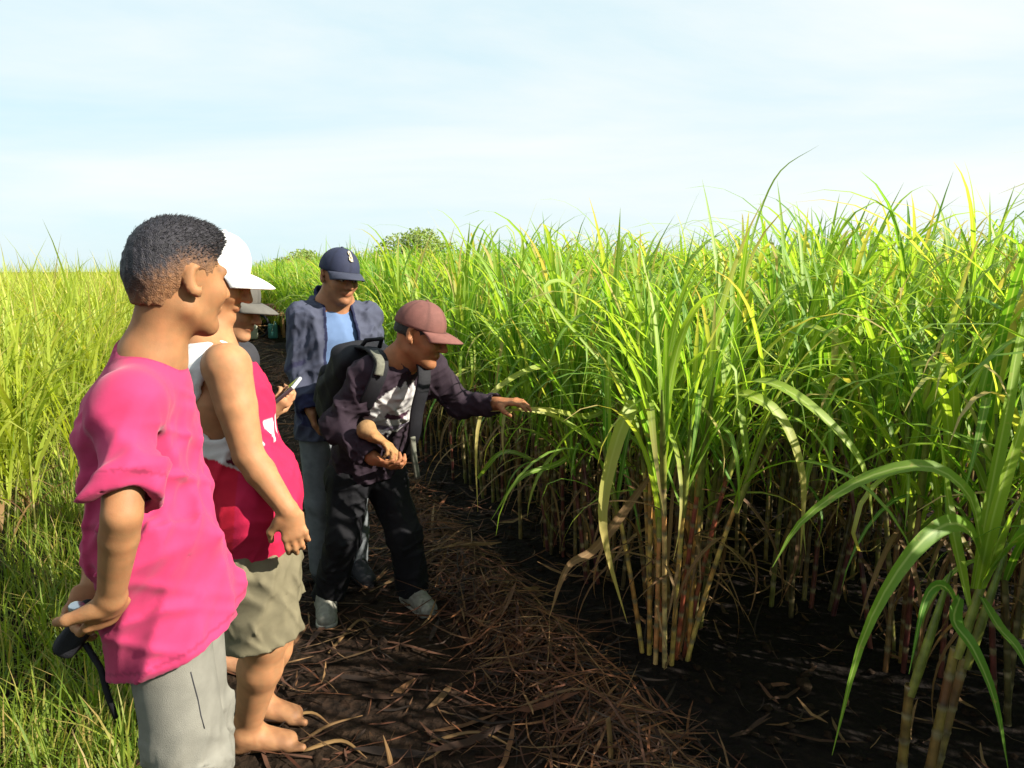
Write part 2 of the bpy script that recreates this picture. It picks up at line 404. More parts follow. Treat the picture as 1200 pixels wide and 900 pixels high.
def merged_plant(r, plan, leaf_only=False):
    """arrays of a whole plant with simple blades: (blades, stalks)"""
    LV, LF, LC, SV, SF, SCC = [], [], [], [], [], []; ln = sn = 0
    DV = []
    for st in plan:
        if not leaf_only:
            for v, f, c in ((lambda q: (q[0] + st['base'], q[1], q[2]))(stalk(r, st['h'], st['lean'], n=5, **(dict(rad0=.006, pal=((.10, .13, .02), (.13, .14, .03))) if st['thin'] else {}))), shoot_arr(st, r, 5)):
                SV.append(v); SF.append(f + sn); SCC.append(c); sn += len(v)
        for kd, pos, az, sc, tilt in st['leaves']:
            if kd == 'dry' and leaf_only: continue
            lib = LIBF[kd]; v, f, c = lib[r.integers(len(lib))]
            M = np.array(leaf_matrix(pos, az, sc, tilt))
            v2 = v @ M[:3, :3].T + M[:3, 3]
            c2 = c.copy(); c2[:, 2] = r.random()
            LV.append(v2); LF.append(f + ln); LC.append(np.c_[c2, np.full(len(c2), 1.0 if kd != 'dry' else 0.0)]); ln += len(v)
    bl = (np.concatenate(LV), np.concatenate(LF), np.concatenate(LC))
    stk = (np.concatenate(SV), np.concatenate(SF), np.concatenate(SCC)) if SV else None
    return bl, stk
def plant_mesh(r, plan, leafmat):
    (v, f, c), s = merged_plant(r, plan)
    dryf = c[f[:, 0], 3] < .5
    nv = len(v)
    if s is not None:
        v = np.concatenate([v, s[0]]); c = np.concatenate([c, np.c_[s[2], np.ones(len(s[2]))]])
        fs = s[1] + nv
        mi = np.r_[np.where(dryf, 1, 0), np.full(len(fs), 2)]
        f = np.concatenate([f, fs])
    else: mi = np.where(dryf, 1, 0)
    me = new_mesh('sugarcane_plant', v, f, leafmat, c[:, :3])
    me.materials.append(M_dry); me.materials.append(M_stalk)
    me.polygons.foreach_set('material_index', mi.astype(np.int32)); me.update()
    return me

# positions of the right-hand field
spots = []
for ib in range(34):
    b = 0.18 + ib * 0.72
    for ia in range(150):
        a = -3.2 + ia * 0.40 + (ib % 2) * 0.2
        aa, bb = a + rng.uniform(-.12, .12), b + rng.uniform(-.16, .16)
        x, y = field_xy(aa, bb)
        if y < -2.6 or (y < 0.4 and bb > 3.0): continue
        if y > 0.4 and x / max(y, .1) > 0.86 and bb > 3.0: continue
        if np.hypot(x, y) > 34: continue
        spots.append((np.hypot(x, y), x, y, bb, ib))
spots.sort()
S1 = P(782, 800, 2.72)[:2]; S2 = np.array([1.20, 1.93])
spots = [s for s in spots if np.hypot(s[1] - S1[0], s[2] - S1[1]) > .40 and np.hypot(s[1] - S2[0], s[2] - S2[1]) > .55
         and not (s[0] < 2.45 and s[2] > 0.55)]
NEAR, MID = 46, 190
in_view = [s for s in spots if s[2] > .9 and s[1] / s[2] < .80]
behind = [s for s in spots if not (s[2] > .9 and s[1] / s[2] < .80)]
protos = [plant_mesh(rng, plant_plan(rng, 6, .62, .95, 10, 'cane', .22, 2), M_leaf) for _ in range(9)]
ORD = ['outer', 'second', 'third', 'fourth', 'fifth', 'sixth', 'seventh', 'eighth', 'ninth', 'tenth'] + ['deeper'] * 40
anchors = []
for i, (d, x, y, b, row) in enumerate(in_view[:MID]):
    lab = ('leafy green sugarcane clump in the outer row bordering the dirt path' if row == 0
           else 'leafy green sugarcane clump in the %s row counted from the dirt path' % ORD[row])
    grp = 'sugarcane in the %s row' % ORD[row]
    if i < NEAR:
        plan = plant_plan(rng, int(rng.integers(5, 8)), .55, .92, 11, 'cane', .18, 3)
        anchors.append(o := cane_plant(rng, x, y, rng.uniform(0, 6.28), rng.uniform(.92, 1.04) * (1 + .085 * min(max((b - .3) / 1.3, 0), 1)), plan, lab, grp))
    else:
        o = link('sugarcane_plant', protos[i % len(protos)], None, (x, y, float(gz(x, y)) - .01))
        o.rotation_euler = (0, 0, rng.uniform(0, 6.28)); s = rng.uniform(.92, 1.04) * (1 + .085 * min(max((b - .3) / 1.3, 0), 1)); o.scale = (s, s, s * rng.uniform(.95, 1.04))
        tag(o, lab, 'sugarcane', grp)
def stuff_field(name, places, kind, mat, plans, label, seed):
    r = np.random.default_rng(seed)
    B = [merged_plant(r, p, lo) for p, lo in plans]
    V, F, C, n = [], [], [], 0; V2, F2, C2, n2 = [], [], [], 0
    for x, y, sc in places:
        (v, f, c), s = B[r.integers(len(B))]
        q = r.uniform(0, 6.28); R = np.array([[math.cos(q), -math.sin(q), 0], [math.sin(q), math.cos(q), 0], [0, 0, 1]]) * sc
        o = A3(x, y, float(gz(x, y)) - .01)
        c = c.copy(); c[:, 2] = (c[:, 2] + r.random()) % 1
        V.append(v @ R.T + o); F.append(f + n); C.append(c); n += len(v)
    v, f, c = np.concatenate(V), np.concatenate(F), np.concatenate(C)
    me = new_mesh(name, v, f, mat, c[:, :3]); me.materials.append(M_dry)
    me.polygons.foreach_set('material_index', np.where(c[f[:, 0], 3] < .5, 1, 0).astype(np.int32)); me.update()
    return tag(link(name, me), label, 'sugarcane', kind='stuff')
rest = in_view[MID:] + behind
stuff_field('sugarcane_field', [(x, y, rng.uniform(.92, 1.04) * (1 + .085 * min(max((b - .3) / 1.3, 0), 1))) for d, x, y, b, _r in rest], 'cane', M_leaf,
            [(plant_plan(rng, 6, .62, .95, 9, 'cane', .22, 1), True) for _ in range(8)],
            'dense green sugarcane filling the field right of the path', 3)

# the left-hand field: younger, finer, paler cane
lspots = []
for ib in range(40):
    b = -2.75 - ib * 0.5
    for ia in range(130):
        aa, bb = 1.0 + ia * .34 + rng.uniform(-.14, .14), b + rng.uniform(-.2, .2)
        x, y = field_xy(aa, bb)
        if y < 1.2 or x / y < -.95 or np.hypot(x, y) > 36: continue
        lspots.append((np.hypot(x, y), x, y, ib))
# the field also closes the path's far end
for ia in range(60):
    for ib in range(16):
        aa, bb = 19.5 + ia * .45 + rng.uniform(-.15, .15), -2.9 + ib * .3 + rng.uniform(-.15, .15)
        x, y = field_xy(aa, bb); lspots.append((np.hypot(x, y), x, y, -1))
lspots.sort()
lprotos = [plant_mesh(rng, plant_plan(rng, 9, .12, .45, 9, 'young', .24, 1), M_left) for _ in range(8)]
LMID = 95
for i, (d, x, y, b) in enumerate(lspots[:LMID]):
    o = link('young_cane_plant', lprotos[i % len(lprotos)], None, (x, y, float(gz(x, y)) - .01))
    o.rotation_euler = (0, 0, rng.uniform(0, 6.28)); s = rng.uniform(.9, 1.12); o.scale = (s, s, s * rng.uniform(.95, 1.1))
    tag(o, 'pale lime young cane tuft closing off the far end of the path' if b < 0 else
        'pale lime young cane tuft in the row bordering the grassy verge' if b == 0 else
        'pale lime young cane tuft in the %s row behind the grassy verge' % ORD[b], 'sugarcane', 'young cane, %s' % ('path end' if b < 0 else ORD[b] + ' row'))
stuff_field('young_cane_field', [(x, y, rng.uniform(.9, 1.15)) for d, x, y, b in lspots[LMID:]], 'young', M_left,
            [(plant_plan(rng, 8, .2, .5, 7, 'young', .24, 0), True) for _ in range(8)],
            'pale lime young cane filling the field left of the path', 4)

def ribbon(pts, w, r, rnd=None, nseg=16, face=None, tip=True, base_w=.5):
    """a leaf blade along a hand-placed curve (Catmull-Rom through the points)"""
    pts = [np.asarray(p, float) for p in pts]
    q = [2 * pts[0] - pts[1]] + pts + [2 * pts[-1] - pts[-2]]
    out = []
    for s in np.linspace(0, len(pts) - 1, nseg + 1):
        i = min(int(s), len(pts) - 2); t = s - i
        a, b, c, d = q[i], q[i + 1], q[i + 2], q[i + 3]
        out.append(.5 * ((2 * b) + (-a + c) * t + (2 * a - 5 * b + 4 * c - d) * t * t + (-a + 3 * b - 3 * c + d) * t ** 3))
    out = np.array(out); v, col = [], []
    rnd = r.random() if rnd is None else rnd
    for i, p in enumerate(out):
        s = i / nseg
        t = unit(out[min(i + 1, nseg)] - out[max(i - 1, 0)])
        f = face if face is not None else A3(.25, -.75, .6)
        lat = unit(np.cross(t, f)); nn = np.cross(lat, t)
        if np.dot(nn, f) < 0: nn = -nn
        wd = w * .5 * min(1, base_w + s * 3) * max(.03, 1 - s ** 2.6 if tip else 1)
        for k, e in ((-1, .3), (0, 0), (1, .3)):
            v.append(p + lat * wd * k + nn * wd * e); col.append((1 if k == 0 else 0, s, rnd))
    f = [(i * 3 + j, i * 3 + j + 1, (i + 1) * 3 + j + 1, (i + 1) * 3 + j) for i in range(nseg) for j in range(2)]
    return np.array(v), np.array(f), np.array(col)
def hand_leaf(root, pts, w, mat=None, rnd=None, name='leaf', face=None):
    v, f, c = ribbon(pts, w, rng, rnd, face=face)
    inv = np.array(Matrix.LocRotScale(root.location, root.rotation_euler, root.scale).inverted())
    v = v @ inv[:3, :3].T + inv[:3, 3]
    return link(name, new_mesh(name, v, f, mat or M_arch, c), root)

# the big clump with yellow and purple canes
plan = plant_plan(rng, 15, .62, .95, 8, 'cane', .13, 3, 0, -.02, .20)
big = cane_plant(rng, S1[0], S1[1], 1.3, .88, plan, 'thick sugarcane clump with bare yellow and reddish brown canes at the field edge', None,
                 pal=[((.80, .50, .10), (.46, .12, .045)), ((.74, .56, .14), (.55, .26, .07)), ((.46, .13, .05), (.26, .06, .04)), ((.80, .62, .24), (.60, .22, .07))])
hand_leaf(big, [P(776, 590, 2.68), P(764, 520, 2.66), P(745, 474, 2.62), P(724, 512, 2.55), P(706, 590, 2.5), P(712, 650, 2.5), P(735, 730, 2.55)], .06, rnd=.93)
hand_leaf(big, [P(760, 560, 2.7), P(700, 640, 2.6), P(665, 665, 2.55), P(643, 725, 2.5)], .035, M_dry)
hand_leaf(big, [P(840, 470, 2.6), P(872, 462, 2.45), P(915, 490, 2.4), P(940, 560, 2.35), P(938, 650, 2.35)], .05, rnd=.90)
hand_leaf(big, [P(850, 455, 2.6), P(900, 448, 2.4), P(960, 485, 2.3), P(1010, 545, 2.25), P(1024, 620, 2.25)], .045, rnd=.72)
hand_leaf(big, [P(770, 610, 2.66), P(775, 700, 2.66), P(783, 640, 2.62), P(790, 560, 2.64), P(800, 530, 2.66)], .022, M_dry, rnd=.9)
# young plant in the foreground
yp = empty('sugarcane_plant', (S2[0], S2[1], float(gz(*S2)) - .01))
tag(yp, 'young broad-leaved cane plant whose long leaves arch over the dark soil', 'sugarcane')
zc = A3(S2[0], S2[1], 0)
for k, (dx, dy, h, lx) in enumerate([(0, 0, .48, .10), (.05, .05, .42, .14), (-.05, .04, .34, .02)]):
    v, f, c = stalk(rng, h, A3(lx, .02, 0)[:2], .015)
    link('stalk', new_mesh('stalk', v + A3(dx, dy, 0), f, M_stalk, c), yp)
    top = A3(dx + lx * (h + .35 * h * h), dy, h)
    v, f, c = shoot_arr(dict(top=top, dirn=unit(A3(.22, 0, 1)), sh=.34), rng)
    link('shoot', new_mesh('shoot', v, f, M_stalk, c), yp)
Yf = 1.93
for pts, w, rn in [
    ([(1150, 660, Yf), (1135, 622, 1.86), (1105, 616, 1.80), (1058, 660, 1.74), (1010, 750, 1.70), (975, 885, 1.68)], .050, .35),
    ([(1150, 640, Yf), (1135, 580, 1.95), (1085, 546, 1.97), (1010, 562, 2.0), (940, 610, 2.0), (905, 665, 2.0)], .040, .45),
    ([(1125, 700, 1.9), (1118, 728, 1.80), (1140, 760, 1.74), (1165, 820, 1.70), (1182, 905, 1.68)], .042, .15),
    ([(1150, 700, 1.9), (1170, 735, 1.80), (1195, 765, 1.74), (1225, 830, 1.70)], .040, .25),
    ([(1145, 690, 1.9), (1165, 600, 1.9), (1190, 520, 1.9), (1215, 440, 1.9)], .05, .7),
    ([(1140, 690, 1.95), (1160, 580, 2.0), (1180, 480, 2.05), (1200, 380, 2.1), (1240, 330, 2.1)], .045, .55),
    ([(1150, 680, 1.9), (1180, 640, 1.82), (1215, 620, 1.76), (1260, 640, 1.70)], .05, .3),
    ([(1135, 710, 1.9), (1120, 640, 1.9), (1112, 590, 1.98), (1100, 500, 2.0)], .04, .6),
    ([(1130, 740, 1.92), (1110, 690, 1.86), (1085, 700, 1.80), (1065, 790, 1.74)], .03, .1),
    ([(1150, 690, 1.9), (1175, 620, 1.84), (1200, 580, 1.76), (1240, 570, 1.72)], .05, .65)]:
    hand_leaf(yp, [P(*p) for p in pts], w, rnd=rn)
# the plant whose leaf the bending man touches
SX = P(655, 700, 3.75)[:2]
tp = cane_plant(rng, SX[0], SX[1], 1.0, .88, plant_plan(rng, 5, .55, .8, 8, 'cane', .15, 2), 'leafy cane clump whose bent leaf the bending man touches', None)
hand_leaf(tp, [P(690, 420, 3.7), P(650, 425, 3.5), P(605, 440, 3.4), P(570, 470, 3.28), P(558, 520, 3.2), P(560, 600, 3.2)], .03, rnd=.95)
hand_leaf(tp, [P(720, 470, 3.6), P(690, 488, 3.3), P(635, 480, 3.0), P(575, 482, 2.94)], .034, rnd=.9)
hand_leaf(tp, [P(760, 560, 3.4), P(700, 520, 3.2), P(650, 488, 3.1), P(600, 480, 3.0)], .03, rnd=.8)
# neighbours of the plants one can point at get labels of their own
def single_out(p, label):
    c = [o for o in anchors if 'group' in o]
    o = min(c, key=lambda o: (o.location.x - p[0]) ** 2 + (o.location.y - p[1]) ** 2); o['label'] = label; del o['group']
single_out(S1 + E2 * .4, 'sugarcane clump next along the path beyond the bare yellow and reddish canes')
single_out(S1 + N2 * .7, 'sugarcane clump directly behind the thick clump of bare yellow canes')
single_out(S2 + N2 * .8, 'sugarcane clump directly behind the young broad-leaved foreground plant')
single_out(S2 + E2 * .5 + N2 * .3, 'sugarcane clump between the young broad-leaved plant and the thick bare-caned clump')
single_out(SX - E2 * .45, 'outer sugarcane clump just in front of the clump the bending man touches')
single_out(SX + E2 * .45, 'outer sugarcane clump just beyond the clump the bending man touches')
# long leaves arching out of the outer row
outer = [s for s in in_view[:30]]
def nearest_plant(p):
    c = [o for o in COL.objects if o.type == 'EMPTY' and o.name.startswith('sugarcane_plant')]
    return min(c, key=lambda o: (o.location.x - p[0]) ** 2 + (o.location.y - p[1]) ** 2)
for pts, w, rn in [
    ([(905, 440, 3.0), (935, 385, 2.9), (975, 395, 2.8), (1000, 430, 2.75), (1012, 500, 2.75)], .036, .88),
    ([(1000, 480, 2.9), (1060, 430, 2.7), (1120, 440, 2.6), (1165, 500, 2.55)], .034, .8),
    ([(960, 520, 3.0), (1040, 470, 2.8), (1100, 490, 2.7), (1150, 545, 2.6), (1160, 600, 2.6)], .036, .6),
    ([(850, 430, 3.0), (872, 320, 3.0), (890, 250, 3.0), (915, 200, 2.95), (960, 170, 2.9)], .010, .5),
    ([(560, 560, 4.2), (590, 530, 4.0), (630, 545, 3.9), (660, 590, 3.8)], .03, .5),
    ([(700, 500, 3.6), (660, 540, 3.4), (610, 560, 3.3), (575, 610, 3.3)], .03, .4),
    ([(690, 360, 3.3), (660, 330, 3.2), (640, 345, 3.1), (700, 420, 3.0), (725, 450, 3.0)], .02, .7)]:
    w3 = [P(*p) for p in pts]; hand_leaf(nearest_plant(w3[0]), w3, w, rnd=rn)

# ---------------------------------------------------------------- litter and grass
def strips(n, place, L, W, pal, lift, curl, seed, segs=4):
    r = np.random.default_rng(seed)
    xy = place(r, n); n = len(xy)
    ang = r.uniform(0, 2 * math.pi, n); ln = r.uniform(*L, n); wd = r.uniform(*W, n)
    t = np.linspace(-.5, .5, segs + 1)
    bend = r.uniform(-.5, .5, n)
    th = ang[:, None] + bend[:, None] * t[None]
    px = np.cumsum(np.cos(th) * (ln / segs)[:, None], 1); py = np.cumsum(np.sin(th) * (ln / segs)[:, None], 1)
    x = xy[:, :1] + px - px.mean(1, keepdims=True); y = xy[:, 1:] + py - py.mean(1, keepdims=True)
    z = gz(x, y) + .012 + r.random((n, 1)) ** 2 * lift + r.uniform(-1, 1, (n, 1)) * t[None] * curl * ln[:, None] + np.abs(t[None]) * r.uniform(0, 1, (n, 1)) * curl * ln[:, None]
    z = np.maximum(z, gz(x, y) + .008)
    w = wd[:, None] * np.clip(1.05 - (2 * np.abs(t)) ** 3, .15, 1)[None]
    tw = r.uniform(-.7, .7, (n, 1))
    lx, ly = -np.sin(th) * np.cos(tw), np.cos(th) * np.cos(tw); lz = np.sin(tw) + 0 * th
    A = np.stack([x + lx * w / 2, y + ly * w / 2, z + lz * w / 2], -1); B = np.stack([x - lx * w / 2, y - ly * w / 2, z - lz * w / 2], -1)
    v = np.stack([A, B], 2).reshape(n, -1, 3)
    k = (segs + 1) * 2
    f0 = np.array([(2 * i, 2 * i + 1, 2 * i + 3, 2 * i + 2) for i in range(segs)])
    f = (f0[None] + (np.arange(n) * k)[:, None, None]).reshape(-1, 4)
    pc = .46 * A3(1.04, .94, .88) * np.array(pal)[r.integers(len(pal), size=n)] * r.uniform(.6, 1.25, (n, 1))
    c = np.repeat(pc, k, 0)
    return v.reshape(-1, 3), f, c
BROWN = [(0.11, .038, .016), (.17, .065, .024), (.20, .10, .04), (.06, .026, .012), (.26, .16, .07), (.12, .055, .03), (.035, .02, .012)]
def place_path(r, n):
    a = r.uniform(-.5, 1, n * 3) ; a = np.where(a > 0, a ** 1.6 * 19, a)
    b = r.uniform(-2.5, -.3, n * 3)
    xy = O2 + a[:, None] * E2 + b[:, None] * N2
    k = (xy[:, 1] > .7)
    return xy[k][:n]
def place_ridge(r, n):
    a = r.uniform(.3, 1, n) ** 1.5 * 12; b = -.54 + r.normal(0, .12, n)
    return O2 + a[:, None] * E2 + b[:, None] * N2
def place_field(r, n):
    a = r.uniform(0, 7, n); b = r.uniform(-.1, 2.6, n)
    return O2 + a[:, None] * E2 + b[:, None] * N2
lit = [strips(700, place_path, (.14, .42), (.014, .030), BROWN[2:], .015, .12, 14),
       strips(260, place_ridge, (.14, .42), (.012, .026), BROWN, .08, .2, 15),
       strips(6000, place_path, (.04, .24), (.003, .009), BROWN + BROWN[5:], .02, .18, 11),
       strips(6500, place_ridge, (.06, .36), (.003, .009), BROWN + [(.22, .09, .03)], .09, .25, 12),
       strips(1300, place_field, (.06, .3), (.005, .016), BROWN[2:] * 2 + [(.26, .18, .09)], .03, .3, 13)]
V, F, C, n = [], [], [], 0
for v, f, c in lit: V.append(v); F.append(f + n); C.append(c); n += len(v)
tag(link('cane_trash', new_mesh('cane_trash', np.concatenate(V), np.concatenate(F), M_litter, np.concatenate(C), False)),
    'brown dried cane trash strewn over the dirt path', 'leaf litter', kind='stuff')

def clods(n, seed):
    r = np.random.default_rng(seed); a = r.uniform(0, 1, n) ** 1.4 * 9; b = r.uniform(-2.3, 2.2, n)
    xy = O2 + a[:, None] * E2 + b[:, None] * N2; sz = r.uniform(.005, .022, n) * np.where(r.random(n) < .06, 1.8, 1)
    oc = np.array([(1, 0, 0), (-1, 0, 0), (0, 1, 0), (0, -1, 0), (0, 0, 1), (0, 0, -1), (.6, .6, .5), (-.6, .6, .5), (-.6, -.6, .5), (.6, -.6, .5)])
    f0 = np.array([(4, 6, 7), (4, 7, 8), (4, 8, 9), (4, 9, 6), (0, 2, 6), (2, 1, 7), (1, 3, 8), (3, 0, 9), (6, 2, 7), (7, 1, 8), (8, 3, 9), (9, 0, 6)])
    v = oc[None] * sz[:, None, None] * r.uniform(.6, 1.3, (n, 10, 1)) * r.uniform(.7, 1.3, (n, 1, 3)); v[:, :, 2] *= .7
    v += np.c_[xy, gz(xy[:, 0], xy[:, 1]) + .004][:, None]
    return tag(link('soil_clods', new_mesh('soil_clods', v.reshape(-1, 3), (f0[None] + 10 * np.arange(n)[:, None, None]).reshape(-1, 3), M_path)), 'crumbled dark soil clods on the path and under the cane', 'soil', kind='stuff')
clods(5000, 31)
def grass(n, place, H, W, seed, name, label, mat):
    r = np.random.default_rng(seed); xy = place(r, n); n = len(xy)
    az = r.uniform(0, 6.28, n); h = r.uniform(*H, n); w = r.uniform(*W, n); bd = r.uniform(.1, 1.1, n)
    s = np.array([0, .4, .75, 1.0])
    rr = h[:, None] * bd[:, None] * s ** 2 * .8; zz = h[:, None] * (s - .35 * bd[:, None] * s ** 2)
    x = xy[:, :1] + np.cos(az)[:, None] * rr; y = xy[:, 1:] + np.sin(az)[:, None] * rr; z = gz(xy[:, 0], xy[:, 1])[:, None] + zz
    ww = w[:, None] * np.array([.7, 1, .7, .08]) / 2
    lx, ly = -np.sin(az)[:, None] * ww, np.cos(az)[:, None] * ww
    v = np.stack([np.stack([x + lx, y + ly, z], -1), np.stack([x - lx, y - ly, z], -1)], 2).reshape(n, -1, 3)
    f0 = np.array([(0, 1, 3, 2), (2, 3, 5, 4), (4, 5, 7, 6)])
    f = (f0[None] + (np.arange(n) * 8)[:, None, None]).reshape(-1, 4)
    c = np.zeros((n, 8, 3)); c[:, :, 0] = .3; c[:, :, 1] = np.repeat(s, 2)[None]; c[:, :, 2] = r.random((n, 1))
    return tag(link(name, new_mesh(name, v.reshape(-1, 3), f, mat, c.reshape(-1, 3))), label, 'grass', kind='stuff')
def place_verge(r, n):
    a = r.uniform(0, 1, n * 2) ** 1.3 * 17 + .4; b = -1.85 - np.abs(r.normal(0, .48, n * 2))
    xy = O2 + a[:, None] * E2 + b[:, None] * N2
    keep = vnoise(xy[:, 0] * 3, xy[:, 1] * 3, .4) + .35 + (-(b + 2.05)) * 1.2 + r.normal(0, .25, n * 2) > 0
    return xy[keep][:n]
grass(24000, place_verge, (.05, .33), (.003, .009), 21, 'verge_grass', 'short green grass growing along the left side of the path', M_grass)

# single pieces of trash one can point at
def trash_piece(name, pts, w, mat, label, cat, rnd=.6, tip=True):
    c = np.mean(pts, 0); v, f, col = ribbon([p - c for p in pts], w, rng, rnd, 10, A3(0.1, -.3, 1), tip)
    o = link(name, new_mesh(name, v, f, mat, col), None, tuple(c))
    md = o.modifiers.new('thickness', 'SOLIDIFY'); md.thickness = .003
    return tag(o, label, cat)
def G(px, py, up=.02):
    """the ground point under a photo pixel"""
    a, b = (px - 600) / FPX, -(py - 450) / FPX
    r = np.array([a, CP + b * SP, -SP + b * CP]); t = CAM_H / -r[2]
    for _ in range(4):
        q = r * t; t = (CAM_H - float(gz(q[0], q[1])) - up) / -r[2]
    return np.array([0, 0, CAM_H]) + r * t
for pts, w, rn, lab in [
    ([(355, 880), (400, 868), (430, 888)], .022, .9, 'pale tan strip of dry cane leaf beside bare foot'),
    ([(350, 872), (385, 850), (425, 838)], .018, .8, 'straight tan dry leaf strip pointing away from bare foot'),
    ([(385, 765), (420, 727), (436, 735)], .020, .6, 'bent brown dry leaf strip in front of the sneakers'),
    ([(545, 790), (590, 775), (640, 800), (670, 812)], .020, .85, 'long orange dry leaf arching over the trash ridge'),
    ([(560, 640), (590, 690), (620, 740)], .022, .7, 'reddish dry leaf strip running down the trash ridge'),
    ([(40, 850), (75, 815), (100, 800)], .020, .9, 'yellowish dry leaf strip on the shaded verge'),
    ([(330, 842), (365, 835), (388, 850)], .018, .5, 'brown dry leaf strip behind the heel of the bare foot'),
    ([(500, 870), (560, 858), (610, 880)], .018, .45, 'dark brown leaf strip lying on bare soil'),
    ([(20, 895), (60, 868), (90, 862)], .018, .75, 'tan dry leaf strip lying by the verge grass')]:
    trash_piece('dry_cane_leaf', [G(*p, .016 + .008 * (i % 2)) for i, p in enumerate(pts)], w * .62, M_dry, lab, 'dry leaf', rn)
b0 = G(716, 897); trash_piece('cane_stub', [b0, b0 + A3(-.004, 0, .07), b0 + A3(-.012, 0, .15)], .016, M_dry, 'pale upright broken leaf stub at the edge of the trash', 'leaf stub', .9, False)
b0 = G(458, 897); trash_piece('cane_stub', [b0, b0 + A3(-.006, 0, .04), b0 + A3(-.02, 0, .10)], .016, M_dry, 'short dry leaf tip sticking up from dark soil', 'leaf tip', .95)

# ---------------------------------------------------------------- implicit-surface figures
class Sdf:
    def __init__(s): s.ops = []; s.lo = np.full(3, 1e9); s.hi = np.full(3, -1e9)
    def _bb(s, lo, hi, grow=True):
        if grow: s.lo = np.minimum(s.lo, lo); s.hi = np.maximum(s.hi, hi)
    def cone(s, a, b, ra, rb, k=.02, u=None, f=1.0, sub=False):
        a, b = np.asarray(a, float), np.asarray(b, float); m = max(ra, rb) * max(1, f) + .035
        lo, hi = np.minimum(a, b) - m, np.maximum(a, b) + m
        uu = None if u is None else unit(u)
        def fn(X, Y, Z):
            ba = b - a; l2 = max(float(ba @ ba), 1e-9)
            px, py, pz = X - a[0], Y - a[1], Z - a[2]
            t = np.clip((px * ba[0] + py * ba[1] + pz * ba[2]) / l2, 0, 1)
            qx, qy, qz = px - t * ba[0], py - t * ba[1], pz - t * ba[2]
            d2 = qx * qx + qy * qy + qz * qz
            if uu is not None:
                c = qx * uu[0] + qy * uu[1] + qz * uu[2]
                d2 = d2 - c * c * (1 - 1 / (f * f))
            return np.sqrt(np.maximum(d2, 0)) - (ra + (rb - ra) * t)
        s._bb(lo, hi, not sub); s.ops.append(('sub' if sub else 'add', fn, lo, hi, k)); return s
    def ell(s, c, fr, r, k=.02, sub=False):
        """ellipsoid; fr = three axes as rows"""
        c = np.asarray(c, float); R = np.asarray(fr, float); m = max(r) + .035
        lo, hi = c - m, c + m
        def fn(X, Y, Z):
            px, py, pz = X - c[0], Y - c[1], Z - c[2]
            q = [(px * R[i, 0] + py * R[i, 1] + pz * R[i, 2]) for i in range(3)]
            k0 = np.sqrt(sum((q[i] / r[i]) ** 2 for i in range(3))); k1 = np.sqrt(sum((q[i] / r[i] ** 2) ** 2 for i in range(3)))
            return k0 * (k0 - 1) / np.maximum(k1, 1e-6)
        s._bb(lo, hi, not sub); s.ops.append(('sub' if sub else 'add', fn, lo, hi, k)); return s
    def box(s, c, fr, r, rnd=.01, k=.01, sub=False):
        c = np.asarray(c, float); R = np.asarray(fr, float); m = float(np.linalg.norm(r)) + rnd + .03
        lo, hi = c - m, c + m
        def fn(X, Y, Z):
            px, py, pz = X - c[0], Y - c[1], Z - c[2]
            q = [np.abs(px * R[i, 0] + py * R[i, 1] + pz * R[i, 2]) - (r[i] - rnd) for i in range(3)]
            return np.sqrt(sum(np.maximum(x, 0) ** 2 for x in q)) + np.minimum(np.maximum(np.maximum(q[0], q[1]), q[2]), 0) - rnd
        s._bb(lo, hi, not sub); s.ops.append(('sub' if sub else 'add', fn, lo, hi, k)); return s
    def cut(s, p, n, k=.004):
        """removes everything on the side n points to"""
        p, n = np.asarray(p, float), unit(n)
        s.ops.append(('cut', lambda X, Y, Z: (X - p[0]) * n[0] + (Y - p[1]) * n[1] + (Z - p[2]) * n[2], k)); return s
    def cutf(s, fn, k=.004): s.ops.append(('cut', fn, k)); return s
    def shell(s, t): s.ops.append(('shell', t)); return s
    def disp(s, fn): s.ops.append(('disp', fn)); return s
    def mesh(s, h):
        lo = s.lo; n = np.ceil((s.hi - lo) / h).astype(int) + 2
        ax = [(lo[i] + h * np.arange(n[i])).astype(np.float32) for i in range(3)]
        D = np.full(n, .3, np.float32)
        for op in s.ops:
            if op[0] in ('add', 'sub'):
                _, fn, l, hh, k = op
                i0 = np.clip(((l - lo) / h).astype(int), 0, n); i1 = np.clip(((hh - lo) / h).astype(int) + 1, 0, n)
                if (i1 <= i0).any(): continue
                sl = tuple(slice(i0[q], i1[q]) for q in range(3))
                X, Y, Z = ax[0][sl[0]][:, None, None], ax[1][sl[1]][None, :, None], ax[2][sl[2]][None, None]
                d = fn(X, Y, Z).astype(np.float32); o = D[sl]
                if op[0] == 'add':
                    q = np.maximum(k - np.abs(o - d), 0) / k; D[sl] = np.minimum(o, d) - q * q * k * .25
                else:
                    d = -d; q = np.maximum(k - np.abs(o - d), 0) / k; D[sl] = np.maximum(o, d) + q * q * k * .25
            else:
                if op[0] == 'shell':
                    D = np.maximum(D, -(D + op[1])); continue
                idx = np.nonzero(np.abs(D) < .06) if op[0] == 'disp' else np.nonzero(D < .03)
                X, Y, Z = ax[0][idx[0]], ax[1][idx[1]], ax[2][idx[2]]
                if op[0] == 'disp': D[idx] += op[1](X, Y, Z).astype(np.float32)
                else: D[idx] = np.maximum(D[idx], op[1](X, Y, Z).astype(np.float32))
        return surface_net(D, lo, h)
